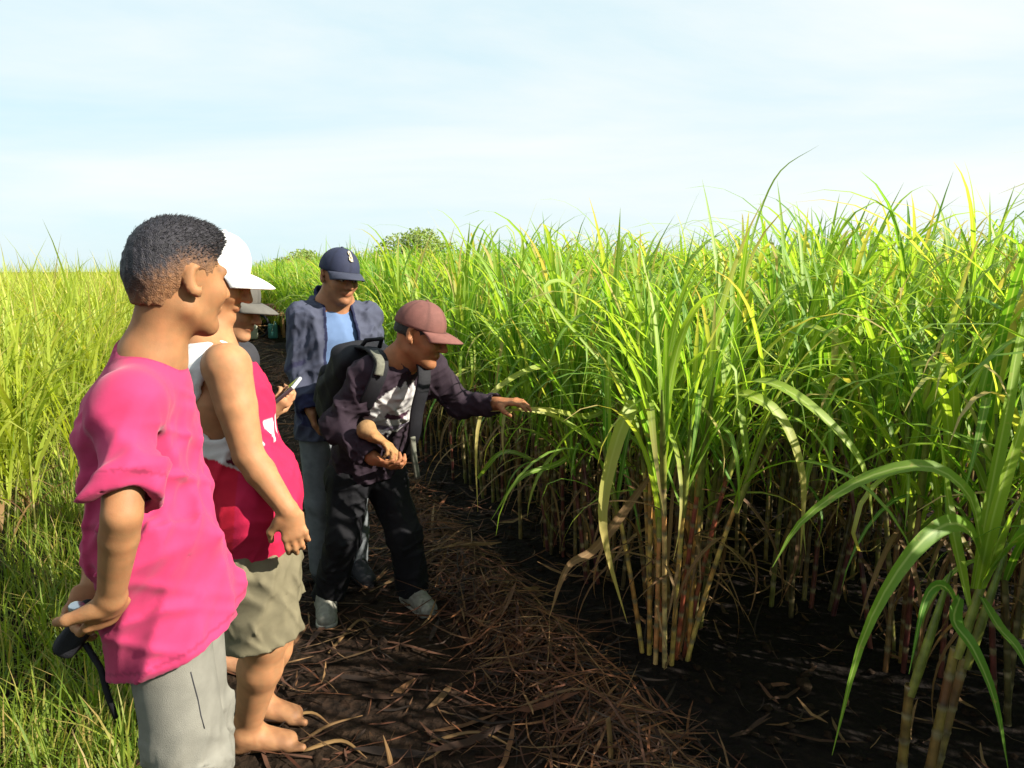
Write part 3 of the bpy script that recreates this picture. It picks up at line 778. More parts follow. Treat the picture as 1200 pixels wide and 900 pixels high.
def surface_net(D, lo, h):
    D = np.pad(D, 1, constant_values=.3); lo = lo - h
    ng = D < 0
    c = np.zeros(tuple(np.array(D.shape) - 1), np.uint8)
    for i in (0, 1):
        for j in (0, 1):
            for k in (0, 1):
                c += ng[i:D.shape[0] - 1 + i, j:D.shape[1] - 1 + j, k:D.shape[2] - 1 + k]
    act = (c > 0) & (c < 8); idx = np.argwhere(act)
    mp_ = np.full(act.shape, -1, np.int32); mp_[act] = np.arange(len(idx))
    cor = [(i, j, k) for i in (0, 1) for j in (0, 1) for k in (0, 1)]
    acc = np.zeros((len(idx), 3)); cnt = np.zeros(len(idx))
    for a in cor:
        for b in cor:
            if sum(abs(a[q] - b[q]) for q in range(3)) != 1 or a > b: continue
            da = D[idx[:, 0] + a[0], idx[:, 1] + a[1], idx[:, 2] + a[2]]; db = D[idx[:, 0] + b[0], idx[:, 1] + b[1], idx[:, 2] + b[2]]
            m = (da < 0) != (db < 0); t = np.where(m, da / np.where(m, da - db, 1), 0)
            for q in range(3): acc[:, q] += np.where(m, a[q] + t * (b[q] - a[q]), 0)
            cnt += m
    v = lo + (idx + acc / cnt[:, None]) * h
    F = []
    for axn in range(3):
        o = [q for q in range(3) if q != axn]
        if axn == 1: o = [2, 0]
        sl0 = [slice(None)] * 3; sl1 = [slice(None)] * 3; sl0[axn] = slice(0, -1); sl1[axn] = slice(1, None)
        e = np.argwhere(ng[tuple(sl0)] != ng[tuple(sl1)])
        e = e[(e[:, o[0]] > 0) & (e[:, o[1]] > 0) & (e[:, o[0]] < D.shape[o[0]] - 1) & (e[:, o[1]] < D.shape[o[1]] - 1)]
        def cell(d0, d1):
            q = e.copy(); q[:, o[0]] -= d0; q[:, o[1]] -= d1
            return mp_[q[:, 0], q[:, 1], q[:, 2]]
        quad = np.stack([cell(1, 1), cell(0, 1), cell(0, 0), cell(1, 0)], 1)
        inside = ng[e[:, 0], e[:, 1], e[:, 2]]
        quad[~inside] = quad[~inside][:, ::-1]
        F.append(quad)
    f = np.concatenate(F); f = f[(f >= 0).all(1)]
    return v, f
def folds(seed, amp, freq, d=(0, 0, 1), along=.25):
    """cloth folds running roughly along d"""
    r = np.random.default_rng(seed); d = unit(d); W = []
    for _ in range(3):
        k = r.normal(size=3); k = k - d * (k @ d) * (1 - along); k = unit(k) * freq * r.uniform(.6, 1.6)
        W.append((k, r.uniform(0, 6.28), r.normal(size=3) * freq * .35, r.uniform(.5, 1)))
    def fn(X, Y, Z):
        o = 0
        for k, ph, k2, w in W:
            q = np.sin(X * k[0] + Y * k[1] + Z * k[2] + ph + 1.3 * np.sin(X * k2[0] + Y * k2[1] + Z * k2[2]))
            o = o + w * np.maximum(1 - np.sqrt(q * q + .02), 0) ** 1.3
        return (o / 3 - .22) * -amp * 2
    return fn

def creases(seed, amp, freq, d):
    """narrow sharp creases that start and end in patches"""
    r = np.random.default_rng(seed); d = unit(d); W = []
    for _ in range(4):
        k = np.cross(d + r.normal(0, .35, 3), r.normal(size=3)); k = unit(k) * freq * r.uniform(.7, 1.4); m = r.normal(size=3) * freq * .45
        W.append((k, r.uniform(0, 6.28), m, r.uniform(0, 6.28)))
    def fn(X, Y, Z):
        o = 0
        for k, ph, m, p2 in W:
            q = np.sin(X * k[0] + Y * k[1] + Z * k[2] + ph + .8 * np.sin(X * m[1] + Y * m[2] + Z * m[0]))
            w = np.clip(np.sin(X * m[0] + Y * m[1] + Z * m[2] + p2) * 1.6 - .3, 0, 1)
            o = o + w * np.exp(-(q / .28) ** 2)
        return -o * amp
    return fn
class Person:
    def __init__(s, base, label, skin):
        s.base = np.array([base[0], base[1], float(gz(base[0], base[1]))])
        s.root = tag(empty('person', tuple(s.base)), label, 'person')
        s.skin = skin; s.body = Sdf()
    def put(s, name, vf, mat, cols=None, parent=None, smooth=True):
        v, f = vf
        return link(name, new_mesh(name, np.asarray(v) - s.base, f, mat, cols, smooth), parent or s.root)
    def head(s, c, fwd, up, sc=1.0):
        f = unit(fwd); r = unit(np.cross(f, up)); u = np.cross(r, f)
        s.hc, s.hf, s.hr, s.hu, s.hs = np.asarray(c, float), f, r, u, sc
        B, L = s.body, s.hl
        fr = [f, r, u]; S = lambda *x: tuple(q * sc for q in x)
        B.ell(L(-.012, 0, .03), fr, S(.090, .076, .088), .02)
        B.ell(L(.026, 0, -.035), fr, S(.066, .059, .082), .03)
        for e in (-1, 1):
            B.cone(L(-.005, e * .05, -.06), L(.06, e * .016, -.098), .017 * sc, .017 * sc, .02)
            B.ell(L(.06, e * .036, -.024), fr, S(.028, .024, .024), .02)
            B.cone(L(.076, e * .042, .021), L(.087, e * .008, .019), .010 * sc, .011 * sc, .014)
            B.cone(L(.100, e * .009, -.032), L(.094, e * .014, -.033), .008 * sc, .007 * sc, .006)
        B.ell(L(.073, 0, -.098), fr, S(.020, .022, .018), .02)
        B.cone(L(.089, 0, .014), L(.112, 0, -.028), .008 * sc, .0115 * sc, .012)
        for e in (-1, 1): B.ell(L(.096, e * .031, .002), fr, S(.013, .018, .011), .012, True)
        B.cone(L(.086, -.019, -.061), L(.086, .019, -.061), .006 * sc, .006 * sc, .008)
        B.ell(L(.089, 0, -.058), fr, S(.008, .018, .005), .006); B.ell(L(.087, 0, -.069), fr, S(.008, .016, .0055), .006)
        for e in (-1, 1):
            ef = unit(f * .9 + r * e * .38); er = unit(np.cross(ef, u)); ew = [ef, er, u]
            B.ell(L(-.012, e * .083, .000), ew, S(.021, .0075, .033), .006)
            B.ell(L(-.004, e * .0895, .003), ew, S(.0125, .0075, .021), .004, True)
            B.ell(L(-.002, e * .079, -.027), ew, S(.009, .007, .010), .006)
    def hl(s, a, b, c): return s.hc + (s.hf * a + s.hr * b + s.hu * c) * s.hs
    def loc(s, v):
        q = (v - s.hc) / s.hs
        return q @ s.hf, q @ s.hr, q @ s.hu
    def eyes(s):
        for e in (-1, 1):
            S = Sdf().ell(s.hl(.083, e * .031, .002), [s.hf, s.hr, s.hu], (.011, .012, .010), .005)
            v, f = S.mesh(.003); a, b, c = s.loc(v)
            iris = (np.hypot(b - e * .031, c - .000) < .0062)[:, None]
            s.put('eye', (v, f), M_eye, np.where(iris, A3(.02, .012, .008), A3(.35, .32, .30)))
    def skincols(s, v):
        a, b, c = s.loc(v)
        col = np.tile(np.array(s.skin), (len(v), 1))
        def mix(m, t, k): return col * (1 - k * m[:, None]) + np.array(t) * (k * m[:, None])
        lips = np.exp(-((c + .063) / .009) ** 4 - (b / .022) ** 4) * (a > .07); col = mix(lips, (s.skin[0] * .95, s.skin[1] * .55, s.skin[2] * .55), .6)
        brow = np.exp(-((c - .026 + np.abs(b) * .05) / .0055) ** 4 - ((np.abs(b) - .032) / .020) ** 4) * (a > .05); col = mix(brow, (.02, .014, .012), .75)
        stub = np.exp(-((c + .085) / .03) ** 4) * (a > .02) * (np.abs(b) < .06); col = mix(stub, A3(*s.skin) * .6, .25)
        warm = np.exp(-((c + .02) / .02) ** 2 - ((np.abs(b)) / .05) ** 2) * (a > .07); col = mix(warm, (s.skin[0], s.skin[1] * .8, s.skin[2] * .7), .4)
        n1 = vnoise(v[:, 0] * 21 + v[:, 2] * 9, v[:, 1] * 23 - v[:, 2] * 13, 1.0); n2 = vnoise(v[:, 0] * 60 + v[:, 2] * 41, v[:, 1] * 55 - v[:, 2] * 47, 2.0)
        col = col * (1 + .07 * n1 + .05 * n2)[:, None] * (1 + np.outer(.05 * n2, A3(1, -.4, -.6)))
        g_ = v[:, 2] - gz(v[:, 0], v[:, 1]); dust = np.clip((.13 - g_) / .10, 0, 1) * np.clip(.55 + .5 * n2 + .3 * n1, 0, 1)
        return col * (1 - .75 * dust[:, None]) + A3(.05, .028, .016) * (.75 * dust[:, None])
    def build_body(s, h):
        v, f = s.body.mesh(h); s.put('body', (v, f), M_skin, s.skincols(v))
    def hair(s, h, fade=False, low=-.06):
        S = Sdf(); S.ell(s.hl(-.013, 0, .032), [s.hf, s.hr, s.hu], (.0925 * s.hs, .0785 * s.hs, .0920 * s.hs + (.001 if fade else 0)), .02)
        S.cone(s.hl(-.062, 0, -.005), s.hl(-.052, 0, -.05), .042 * s.hs, .038 * s.hs, .03, s.hr, 1.15)
        if fade: S.ell(s.hl(.038, 0, .088), [s.hf, s.hr, s.hu], (.046, .055, .028), .03)
        def line(X, Y, Z):
            v = np.stack([X, Y, Z], -1); a, b, c = s.loc(v)
            hl_ = np.interp(a, [-.11, -.05, -.028, -.02, .015, .022, .045, .06, .11], [low, low + .002, -.02, .02, .02, -.012, -.005, .05, .062])
            return (hl_ - c) * s.hs + .002 * np.sin(a * 260) * np.sin(b * 230)
        S.cutf(line)
        nf = folds(5, .0035, 260)
        S.disp(lambda X, Y, Z: nf(X, Y, Z) * (1 if fade else .6))
        v, f = S.mesh(h); a, b, c = s.loc(v)
        dark = np.tile(A3(.012, .011, .013), (len(v), 1))
        if fade:
            r = np.random.default_rng(1)
            edge = np.interp(a, [-.11, -.03, .05, .07, .1], [-.06, .005, .015, .04, .05])
            t = np.clip((c - edge + r.normal(0, .008, len(v))) / .060, 0, 1)[:, None]
            t = np.maximum(t, np.clip((-a - .06)[:, None] / .05, 0, 1) * np.clip((c + .06)[:, None] / .03, 0, 1) * .9)
            dark = (A3(*s.skin) * .72) * (1 - t) + (A3(.013, .012, .016) * r.uniform(.6, 1.9, (len(v), 1))) * t
        if fade:
            r = np.random.default_rng(2); a, b, c = s.loc(v)
            pick = np.nonzero((c > .035 + .02 * r.random(len(v))) & (t[:, 0] > .35))[0]; pick = r.choice(pick, min(9000, 3 * len(pick)))
            cen = s.hl(-.012, 0, .02); nrm = v[pick] - cen; nrm /= np.linalg.norm(nrm, axis=1, keepdims=True)
            p = v[pick] + r.normal(0, .002, (len(pick), 3)); ln = r.uniform(.004, .009, (len(pick), 1)) * np.clip((c[pick] - .02) / .06, .3, 1)[:, None]
            side = np.cross(nrm, r.normal(size=nrm.shape)); side /= np.linalg.norm(side, axis=1, keepdims=True)
            lean = nrm * .35 + 1.0 * s.hf + r.normal(0, .22, nrm.shape)
            lean /= np.linalg.norm(lean, axis=1, keepdims=True)
            hv = np.stack([p - side * .0012 - nrm * .003, p + side * .0012 - nrm * .003, p + lean * ln + side * .0003, p + lean * ln - side * .0003], 1).reshape(-1, 3)
            hf_ = np.arange(len(hv)).reshape(-1, 4) + len(v)
            v = np.concatenate([v, hv]); f = np.concatenate([f, hf_]); dark = np.concatenate([dark, np.repeat(A3(.010, .009, .012) * r.uniform(.5, 1.8, (len(p), 1)), 4, 0)])
        s.put('hair', (v, f), M_hair, dark)
    def cap(s, col, vis_col, emblem=None, vlen=.074, tilt=.0, dome_up=.0):
        """a baseball cap: crown of six panels, visor, button"""
        sc = s.hs; n, m = 48, 16; v = []
        cu = .030
        def dome(q, ph, k=1.0):
            puff = 1 + .012 * math.sin(ph) * abs(math.sin(3 * q)) ** .6
            a = (.102 * math.cos(q)) * math.sin(ph) * puff * k; b = (.088 * math.sin(q)) * math.sin(ph) * puff * k
            c = (.100 + dome_up + .012 * max(0, math.cos(q)) * math.sin(ph)) * math.cos(ph) * k
            return s.hl(-.012 + a, b, cu + c + tilt * a)
        for j in range(m + 1):
            for i in range(n):
                q = 2 * math.pi * i / n
                v.append(dome(q, (j / m) * rad(92)))
        f = [(j * n + i, j * n + (i + 1) % n, (j + 1) * n + (i + 1) % n, (j + 1) * n + i) for j in range(m) for i in range(n)]
        seam = np.array([[.72 if (i % 8 == 0) else 1.0] * 3 for j in range(m + 1) for i in range(n)])
        o = s.put('cap', (np.array(v), np.array(f)), M_cap, seam * np.array(col))
        md = o.modifiers.new('cloth', 'SOLIDIFY'); md.thickness = .003
        vv = []; nu, nv = 22, 8
        for j in range(nv + 1):
            t = j / nv
            for i in range(nu + 1):
                u = -1 + 2 * i / nu; q = u * rad(66)
                a0, b0 = .1035 * math.cos(q), .0895 * math.sin(q)
                le = vlen * (1 - .45 * u * u) * t
                a = a0 + le * (1 - .12 * u * u); b = b0 * (1 + .02 * t)
                c = .0 - .016 * t * t - .026 * u * u * (0.35 + .65 * t) + .006
                vv.append(s.hl(-.012 + a, b, cu + c + tilt * a))
        ff = [(j * (nu + 1) + i, j * (nu + 1) + i + 1, (j + 1) * (nu + 1) + i + 1, (j + 1) * (nu + 1) + i) for j in range(nv) for i in range(nu)]
        vo = s.put('visor', (np.array(vv), np.array(ff)), M_cap, np.tile(np.array(vis_col), (len(vv), 1)), o)
        md = vo.modifiers.new('board', 'SOLIDIFY'); md.thickness = .004
        S = Sdf().ell(s.hl(-.012, 0, cu + .101 + dome_up), [s.hf, s.hr, s.hu], (.008, .008, .004), .002)
        w = S.mesh(.003); s.put('button', w, M_cap, np.tile(np.array(col), (len(w[0]), 1)), o)
        if emblem:
            # a small stitched letter-like mark on the front panel
            cells = [(0, 0), (0, 1), (0, 2), (0, 3), (0, 4), (1, 0), (1, 2), (1, 4), (2, 1), (2, 3), (2, 0.5), (2, 3.5)]
            mb = MB()
            for x, y in cells:
                q0, q1 = (x - 1.6) * .075, (x - .55) * .075; p0, p1 = rad(62 - y * 6), rad(62 - (y + 1.05) * 6)
                mb.add([dome(q0, p0, 1.035), dome(q1, p0, 1.035), dome(q1, p1, 1.035), dome(q0, p1, 1.035)], [(0, 1, 2, 3)], (*emblem, 1))
            e = s.put('emblem', (np.array(mb.v), mb.f), M_cap, np.array(mb.c), o, False)
            md = e.modifiers.new('stitch', 'SOLIDIFY'); md.thickness = .003
        return o
    def limb(s, pts, rs, k=.012):
        for i in range(len(pts) - 1): s.body.cone(pts[i], pts[i + 1], rs[i], rs[i + 1], k)
    def hand(s, wrist, d, nrm, side, curl=(.3, .5, .4), size=1.0, thumb=.3, S=None):
        B = S or s.body; w0 = np.asarray(wrist, float)
        d = unit(d); n = unit(nrm - d * np.dot(nrm, d)); w = np.cross(d, n) * side; z = size
        B.cone(w0 - d * .004, w0 + d * .03 * z, .0195 * z, .0165 * z, .012, w, 1.35)
        B.cone(w0 + d * .022 * z, w0 + d * .072 * z, .0145 * z, .0125 * z, .015, w, 2.7)
        for i, ln in enumerate((.070, .078, .073, .057)):
            p = w0 + d * (.083 - .006 * abs(i - 1.2)) * z + w * (.0285 - .019 * i) * z
            ang = 0; r = (.0080, .0082, .0079, .0069)[i] * z
            fd = unit(d + w * (.03 - .022 * i))
            for j, q in enumerate((.46, .30, .26)):
                ang += curl[j] * (1 + .10 * i)
                dd = fd * math.cos(ang) + n * math.sin(ang)
                e = p + dd * ln * q * z
                B.cone(p, e, r * (1 - .06 * j), r * (.97 - .07 * j), .006 if j else .009)
                p = e
        p = w0 + d * .018 * z + w * .026 * z
        td = unit(d * .65 + w * .75 + n * (thumb)); e = p + td * .048 * z
        B.cone(p, e, .0135 * z, .0105 * z, .012)
        td = unit(d * .9 + w * .15 + n * (thumb + .25)); B.cone(e, e + td * .034 * z, .0102 * z, .0085 * z, .006)
    def bare_foot(s, heel, d):
        B = s.body; d = unit(A3(d[0], d[1], 0)); w = A3(d[1], -d[0], 0); h = np.asarray(heel, float)
        B.cone(h + A3(0, 0, .035), h + d * .02 + A3(0, 0, .085), .034, .036, .03)
        B.cone(h + d * .02 + A3(0, 0, .06), h + d * .16 + A3(0, 0, .026), .036, .022, .03, w, 1.45)
        B.cone(h + A3(0, 0, .026), h + d * .15 + A3(0, 0, .022), .026, .022, .02, w, 1.5)
        for i in range(5):
            p = h + d * (.175 - .011 * i) + w * (.028 - .0155 * i) + A3(0, 0, .017)
            r = .0135 if i == 0 else .0095
            B.cone(p - d * .02, p + d * (.028 - .003 * i), r, r * .9, .008)
    def shoe(s, heel, d, mat, sole, ln=.26):
        d = unit(A3(d[0], d[1], 0)); w = A3(d[1], -d[0], 0); h = np.asarray(heel, float); h = A3(h[0], h[1], h[2])
        S = Sdf().cone(h + A3(0, 0, .045), h + d * (ln - .07) + A3(0, 0, .036), .036, .034, .02, w, 1.22)
        S.cone(h + d * .03 + A3(0, 0, .05), h + d * .05 + A3(0, 0, .105), .045, .043, .03)
        S.cone(h + d * .06 + A3(0, 0, .075), h + d * .14 + A3(0, 0, .05), .034, .03, .03)
        S.cut(h + A3(0, 0, .018), (0, 0, -1)); S.disp(folds(9, .004, 80, d))
        o = s.put('shoe', S.mesh(.006), mat)
        S = Sdf().cone(h + A3(0, 0, .02), h + d * (ln - .075) + A3(0, 0, .02), .045, .044, .02, w, 1.05)
        S.cut(h + A3(0, 0, .024), (0, 0, 1)); S.cut(h, (0, 0, -1))
        s.put('sole', S.mesh(.006), sole, None, o)
        h2 = h + d * .1
        mb = MB()
        for i in range(4):
            c = h + d * (.085 + .022 * i) + A3(0, 0, .103 - .0125 * i)
            mb.tube([c - w * .026 - A3(0, 0, .006), c + A3(0, 0, .003), c + w * .026 - A3(0, 0, .006)], [.0035] * 3, 6)
        s.put('laces', (np.array(mb.v), mb.f), sole, None, o)

def mat_skin():
    m, N, L, out = mat_new('skin')
    b = N.new('ShaderNodeBsdfPrincipled'); b.inputs['Roughness'].default_value = .62; b.inputs['Specular IOR Level'].default_value = .22
    b.inputs['Subsurface Weight'].default_value = .12; b.inputs['Subsurface Radius'].default_value = (.012, .004, .002); b.inputs['Subsurface Scale'].default_value = 1
    a = N.new('ShaderNodeAttribute'); a.attribute_name = 'Col'
    t = N.new('ShaderNodeTexCoord'); n = N.new('ShaderNodeTexNoise'); n.inputs['Scale'].default_value = 28; n.inputs['Detail'].default_value = 6
    L.new(t.outputs['Object'], n.inputs['Vector'])
    mr = N.new('ShaderNodeMapRange'); mr.inputs['From Min'].default_value = .3; mr.inputs['From Max'].default_value = .7; mr.inputs['To Min'].default_value = .85; mr.inputs['To Max'].default_value = 1.12
    L.new(n.outputs['Fac'], mr.inputs['Value'])
    mul = N.new('ShaderNodeVectorMath'); mul.operation = 'SCALE'; L.new(a.outputs['Color'], mul.inputs[0]); L.new(mr.outputs['Result'], mul.inputs['Scale'])
    L.new(mul.outputs['Vector'], b.inputs['Base Color'])
    n2 = N.new('ShaderNodeTexNoise'); n2.inputs['Scale'].default_value = 350; L.new(t.outputs['Object'], n2.inputs['Vector'])
    bp = N.new('ShaderNodeBump'); bp.inputs['Strength'].default_value = .25; bp.inputs['Distance'].default_value = .001
    L.new(n2.outputs['Fac'], bp.inputs['Height']); L.new(bp.outputs['Normal'], b.inputs['Normal'])
    L.new(b.outputs['BSDF'], out.inputs['Surface'])
    return m
M_skin = mat_skin()
M_hair = mat_plain('hair', None, .55, .35, 180, .8, 420, True)
M_eye = mat_plain('eye', None, .15, .0, 5, use_attr=True, spec=.5)
M_cap = mat_plain('cap_cloth', None, .8, .10, 50, .3, 500, True)
M_cloth = mat_plain('cloth_colours', None, .85, .08, 25, .35, 600, True, .2)
M_pink = mat_plain('magenta_cotton', None, .85, .10, 14, .15, 900, True, .15, sheen=.1)
M_grey = mat_plain('grey_twill', (.155, .15, .13), .85, .10, 30, .4, 700, spec=.15)
M_khaki = mat_plain('khaki_cotton', (.12, .105, .066), .85, .12, 30, .4, 600, spec=.15)
M_black = mat_plain('black_cloth', (.005, .005, .007), .8, .2, 30, .4, 500, spec=.2)
M_jean = mat_plain('grey_blue_trousers', (.11, .12, .13), .85, .15, 30, .4, 600, spec=.15)
M_shirt_c = mat_plain('dark_grey_shirt', (.03, .03, .035), .85, .12, 30, .4, 600, spec=.15)
M_tee = mat_plain('light_blue_tee', (.095, .15, .27), .85, .07, 30, .35, 600, spec=.15)
M_shoe = mat_plain('sneaker', (.18, .175, .15), .75, .25, 60, .4, 400, spec=.2)
M_sole = mat_plain('sneaker_sole', (.24, .23, .20), .7, .3, 40, .2, 200)
M_bag = mat_plain('backpack_cloth', (.006, .006, .009), .7, .2, 40, .5, 600, spec=.25)
M_strap = mat_plain('grey_webbing', (.11, .11, .085), .8, .2, 80, .4, 900)
SKIN = (.25, .120, .054)

def on_surface(v, px, py):
    """the nearest point of a built surface that a photo pixel looks at"""
    d = unit(P(px, py, 1.0) - A3(0, 0, CAM_H)); w = v - A3(0, 0, CAM_H); t = w @ d
    off = np.linalg.norm(w - t[:, None] * d, axis=1)
    k = np.nonzero(off < max(.008, off.min() * 1.01))[0]; return v[k[np.argmin(t[k])]]
def plane_n(p, q, side):
    n = unit(np.cross(q - p, side)); return n if n[2] < 0 else -n

# ---- the man in the magenta T-shirt
pa = Person(P(205, 700, 1.42)[:2], 'man in magenta T-shirt and grey trousers with hands clasped behind his back', SKIN)
Fa = unit(A3(.98, .20, 0)); Ra = A3(Fa[1], -Fa[0], 0)
nk, ch, ws, pl = P(174, 414, 1.42), P(160, 492, 1.42), P(184, 620, 1.42), P(205, 715, 1.42)
pa.head(P(208, 326, 1.43), A3(.58, .81, -.08), A3(.05, 0, 1), .925)
B = pa.body
B.cone(pa.hl(-.026, 0, -.05), nk + A3(.01, 0, -.01), .048, .054, .025); B.cone(nk + A3(0, 0, -.02), nk - A3(.01, 0, .07), .058, .066, .04, Ra, 1.2)
B.cone(ch, ws, .075, .075, .04, Ra, 1.4); B.cone(ws, pl, .075, .062, .04, Ra, 1.35)
rs, re, rw = P(152, 474, 1.27), P(143, 604, 1.175), P(130, 702, 1.225)
ls, le, lw = P(158, 468, 1.56), P(118, 590, 1.60), P(110, 690, 1.45)
pa.limb([nk - A3(0, 0, .07), rs, re], [.042, .039, .0320], .006); pa.limb([re, re * .75 + rw * .25, rw], [.0320, .0318, .0225], .004)
pa.limb([nk - A3(0, 0, .07), ls, le], [.042, .040, .0315], .006); pa.limb([le, le * .72 + lw * .28, lw], [.0315, .0325, .023], .006)
pa.hand(rw, P(108, 765, 1.30) - rw, A3(-.5, .4, .2), -1, (.35, .6, .5), 1.0)
pa.hand(lw, P(88, 735, 1.36) - lw, A3(.6, -.6, .3), -1, (.25, .5, .4), 1.0)
gr = pa.base[2]
hips = []
for e, fx, fy in ((1, .02, 0), (-1, -.04, .02)):
    hp = pl + Ra * e * .062 - A3(0, 0, .03); kn = A3(hp[0] + fx * .5 + .02, hp[1] + fy, .42); an = A3(hp[0] + fx, hp[1] + fy, gr + .09)
    hips.append((hp, kn, an)); pa.limb([pl + Ra * e * .05, hp, kn, an], [.06, .055, .048, .036])
    pa.bare_foot(A3(an[0] - .03, an[1], gr), Fa)
pa.build_body(.005); pa.hair(.004, True)
S = Sdf()
def sleeves(S, arms, r0, r1, r2, t, flare=.0):
    """sleeves cut off square at fraction t of (shoulder, elbow[, wrist]); built before the torso joins them"""
    ends = []
    for arm in arms:
        if len(arm) == 2:
            sh, el = arm; S.cone(sh, el, r0, r1, .035); d = unit(el - sh); p0 = sh + (el - sh) * t
        else:
            sh, el, wr = arm; S.cone(sh, el, r0, r1, .035); S.cone(el, wr + unit(wr - el) * .05, r1, r2, .03); d = unit(wr - el); p0 = el + (wr - el) * t
        def cf(X, Y, Z, d=d, p0=p0):
            px, py, pz = X - p0[0], Y - p0[1], Z - p0[2]; q = px * d[0] + py * d[1] + pz * d[2]
            return np.where((px * px + py * py + pz * pz < .15 ** 2) & (q > -.05), q, -1)
        S.cutf(cf); ends.append((p0, d))
    return ends
se = sleeves(S, ((rs, re), (ls, le)), .053, .052, 0, .80)
S.cone(nk - A3(.006, 0, .060), ch, .072, .091, .04, Ra, 1.5); S.cone(nk - A3(.004, 0, .04), nk - A3(.0, 0, .012), .069, .065, .02)
S.cone(ch, ws, .092, .104, .04, Ra, 1.45); S.cone(ws, pl, .104, .116, .04, Ra, 1.38); S.cone(pl, P(214, 900, 1.42), .116, .122, .03, Ra, 1.36)
for sh in (rs, ls): S.cone(nk * .5 + sh * .5 - A3(0, 0, .03), sh, .045, .054, .04)
_f1, _f2 = folds(31, .024, 19, (.3, 0, 1), .12), folds(32, .012, 40, (.6, 0, 1), .3)
_c1, _c2 = creases(33, .006, 26, (.5, 0, 1)), creases(34, .004, 30, (.8, .2, -.6))
S.disp(lambda X, Y, Z: (_f1(X, Y, Z) + _f2(X, Y, Z) + _c1(X, Y, Z) + _c2(X, Y, Z)) * np.clip((nk[2] - .03 - Z) / .12, .05, 1) * np.clip((Z - .58) / .25, .4, 1))
S.shell(.015)
S.cut(P(141, 797, 1.30), plane_n(P(141, 797, 1.30), P(284, 752, 1.30), Ra))
for p0, d in se: S.cone(p0 - d * .02, p0 + d * .06, .041, .045, .004, sub=True)
hd = pa.hl(-.02, 0, -.02)
S.cone(nk + A3(-.006, 0, -.028), hd, .0575, .058, .006, sub=True)
tv, tf = S.mesh(.0050)
hem_n = plane_n(P(141, 797, 1.30), P(284, 752, 1.30), Ra); hd_ = -((tv - P(141, 797, 1.30)) @ hem_n)
tcol = np.tile(A3(.34, .026, .088), (len(tv), 1))
tcol[np.abs(hd_ - .020) < .0028] *= .68
for p0, d in se:
    q = tv - p0; al = q @ d; tcol[(np.linalg.norm(q, axis=1) < .09) & (np.abs(al + .020) < .0028)] *= .68
def seg_d(v, a, b):
    ba = b - a; t = np.clip(((v - a) @ ba) / (ba @ ba), 0, 1); return np.linalg.norm(v - a - t[:, None] * ba, axis=1)
nd_ = seg_d(tv, nk + A3(-.006, 0, -.028), hd); tcol[(nd_ > .069) & (nd_ < .073) & (tv[:, 2] > nk[2] - .06)] *= .7
tee = pa.put('t_shirt', (tv, tf), M_pink, tcol)
S = Sdf()
for e, (hp, kn, an) in zip((1, -1), hips):
    S.cone(pl + Ra * e * .045 + A3(0, 0, .02), hp, .070, .070, .02); S.cone(hp, kn, .078, .074, .02); S.cone(kn, an + A3(0, 0, -.03), .074, .066, .02)
_g1, _g2 = folds(41, .020, 22, (.3, 0, 1), .3), folds(42, .007, 70, (.5, 0, 1), .6)
_g3 = creases(43, .006, 40, (.8, 0, .5))
S.disp(lambda X, Y, Z: (_g1(X, Y, Z) + _g2(X, Y, Z) + _g3(X, Y, Z)) * np.clip((.64 - Z) / .10, .05, 1)); S.cut(pl + A3(0, 0, .08), (0, 0, 1)); S.cut(A3(0, 0, gr + .05), (0, 0, -1))
tv, tf = S.mesh(.006); tr = pa.put('trousers', (tv, tf), M_grey)
mb = MB(); mb.tube([on_surface(tv, q0, q1) for q0, q1 in ((228, 788), (231, 805), (235, 822), (239, 840), (242, 856))], [.0013] * 5, 6)
pa.put('pocket_seam', (np.array(mb.v), mb.f), M_shirt_c, None, tr)

# ---- the man in the tank top
pb = Person(P(300, 800, 2.12)[:2], 'barefoot man in red and pink tank top, khaki shorts and white cap', (.30, .145, .068))
Fb = unit(A3(.95, .31, 0)); Rb = A3(Fb[1], -Fb[0], 0)
nk, ch, be, pl = P(243, 405, 2.15), P(256, 465, 2.15), P(282, 575, 2.15), P(300, 650, 2.15)
pb.head(P(251, 325, 2.16), A3(.93, .12, -.36), A3(.35, 0, 1), 1.0)
B = pb.body
B.cone(pb.hl(-.030, 0, -.05), nk, .060, .068, .03); B.cone(nk, nk + A3(.0, 0, -.05), .07, .09, .04, Rb, 1.5)
B.cone(nk - A3(0, 0, .05), ch, .085, .120, .04, Rb, 1.45); B.cone(ch, be, .125, .138, .05, Rb, 1.28); B.cone(be, pl, .138, .12, .05, Rb, 1.35)
rs, re, rw = P(266, 430, 1.98), P(291, 533, 1.94), P(337, 598, 1.92)
ls = nk - Rb * .17 - A3(0, 0, .05); le = ls + A3(.0, .02, -.26); lw = le + A3(.06, -.03, -.22)
pb.limb([nk - A3(0, 0, .06), rs], [.055, .064], .03); pb.limb([rs, rs * .55 + re * .45, re], [.064, .054, .041], .008); pb.limb([re, re * .7 + rw * .3, rw], [.041, .041, .027], .008)
pb.limb([nk - A3(0, 0, .05), ls, le, lw], [.07, .07, .045, .03])
pb.hand(rw, P(354, 655, 1.92) - rw, A3(-.35, .9, .1), -1, (.30, .45, .35), .98)
pb.hand(lw, A3(.1, -.1, -.9), A3(.2, -.8, 0), 1, (.3, .5, .4), 1.0)
gr = pb.base[2]
nf_, ff_ = G(287, 880, 0), G(300, 842, 0)
shl = []
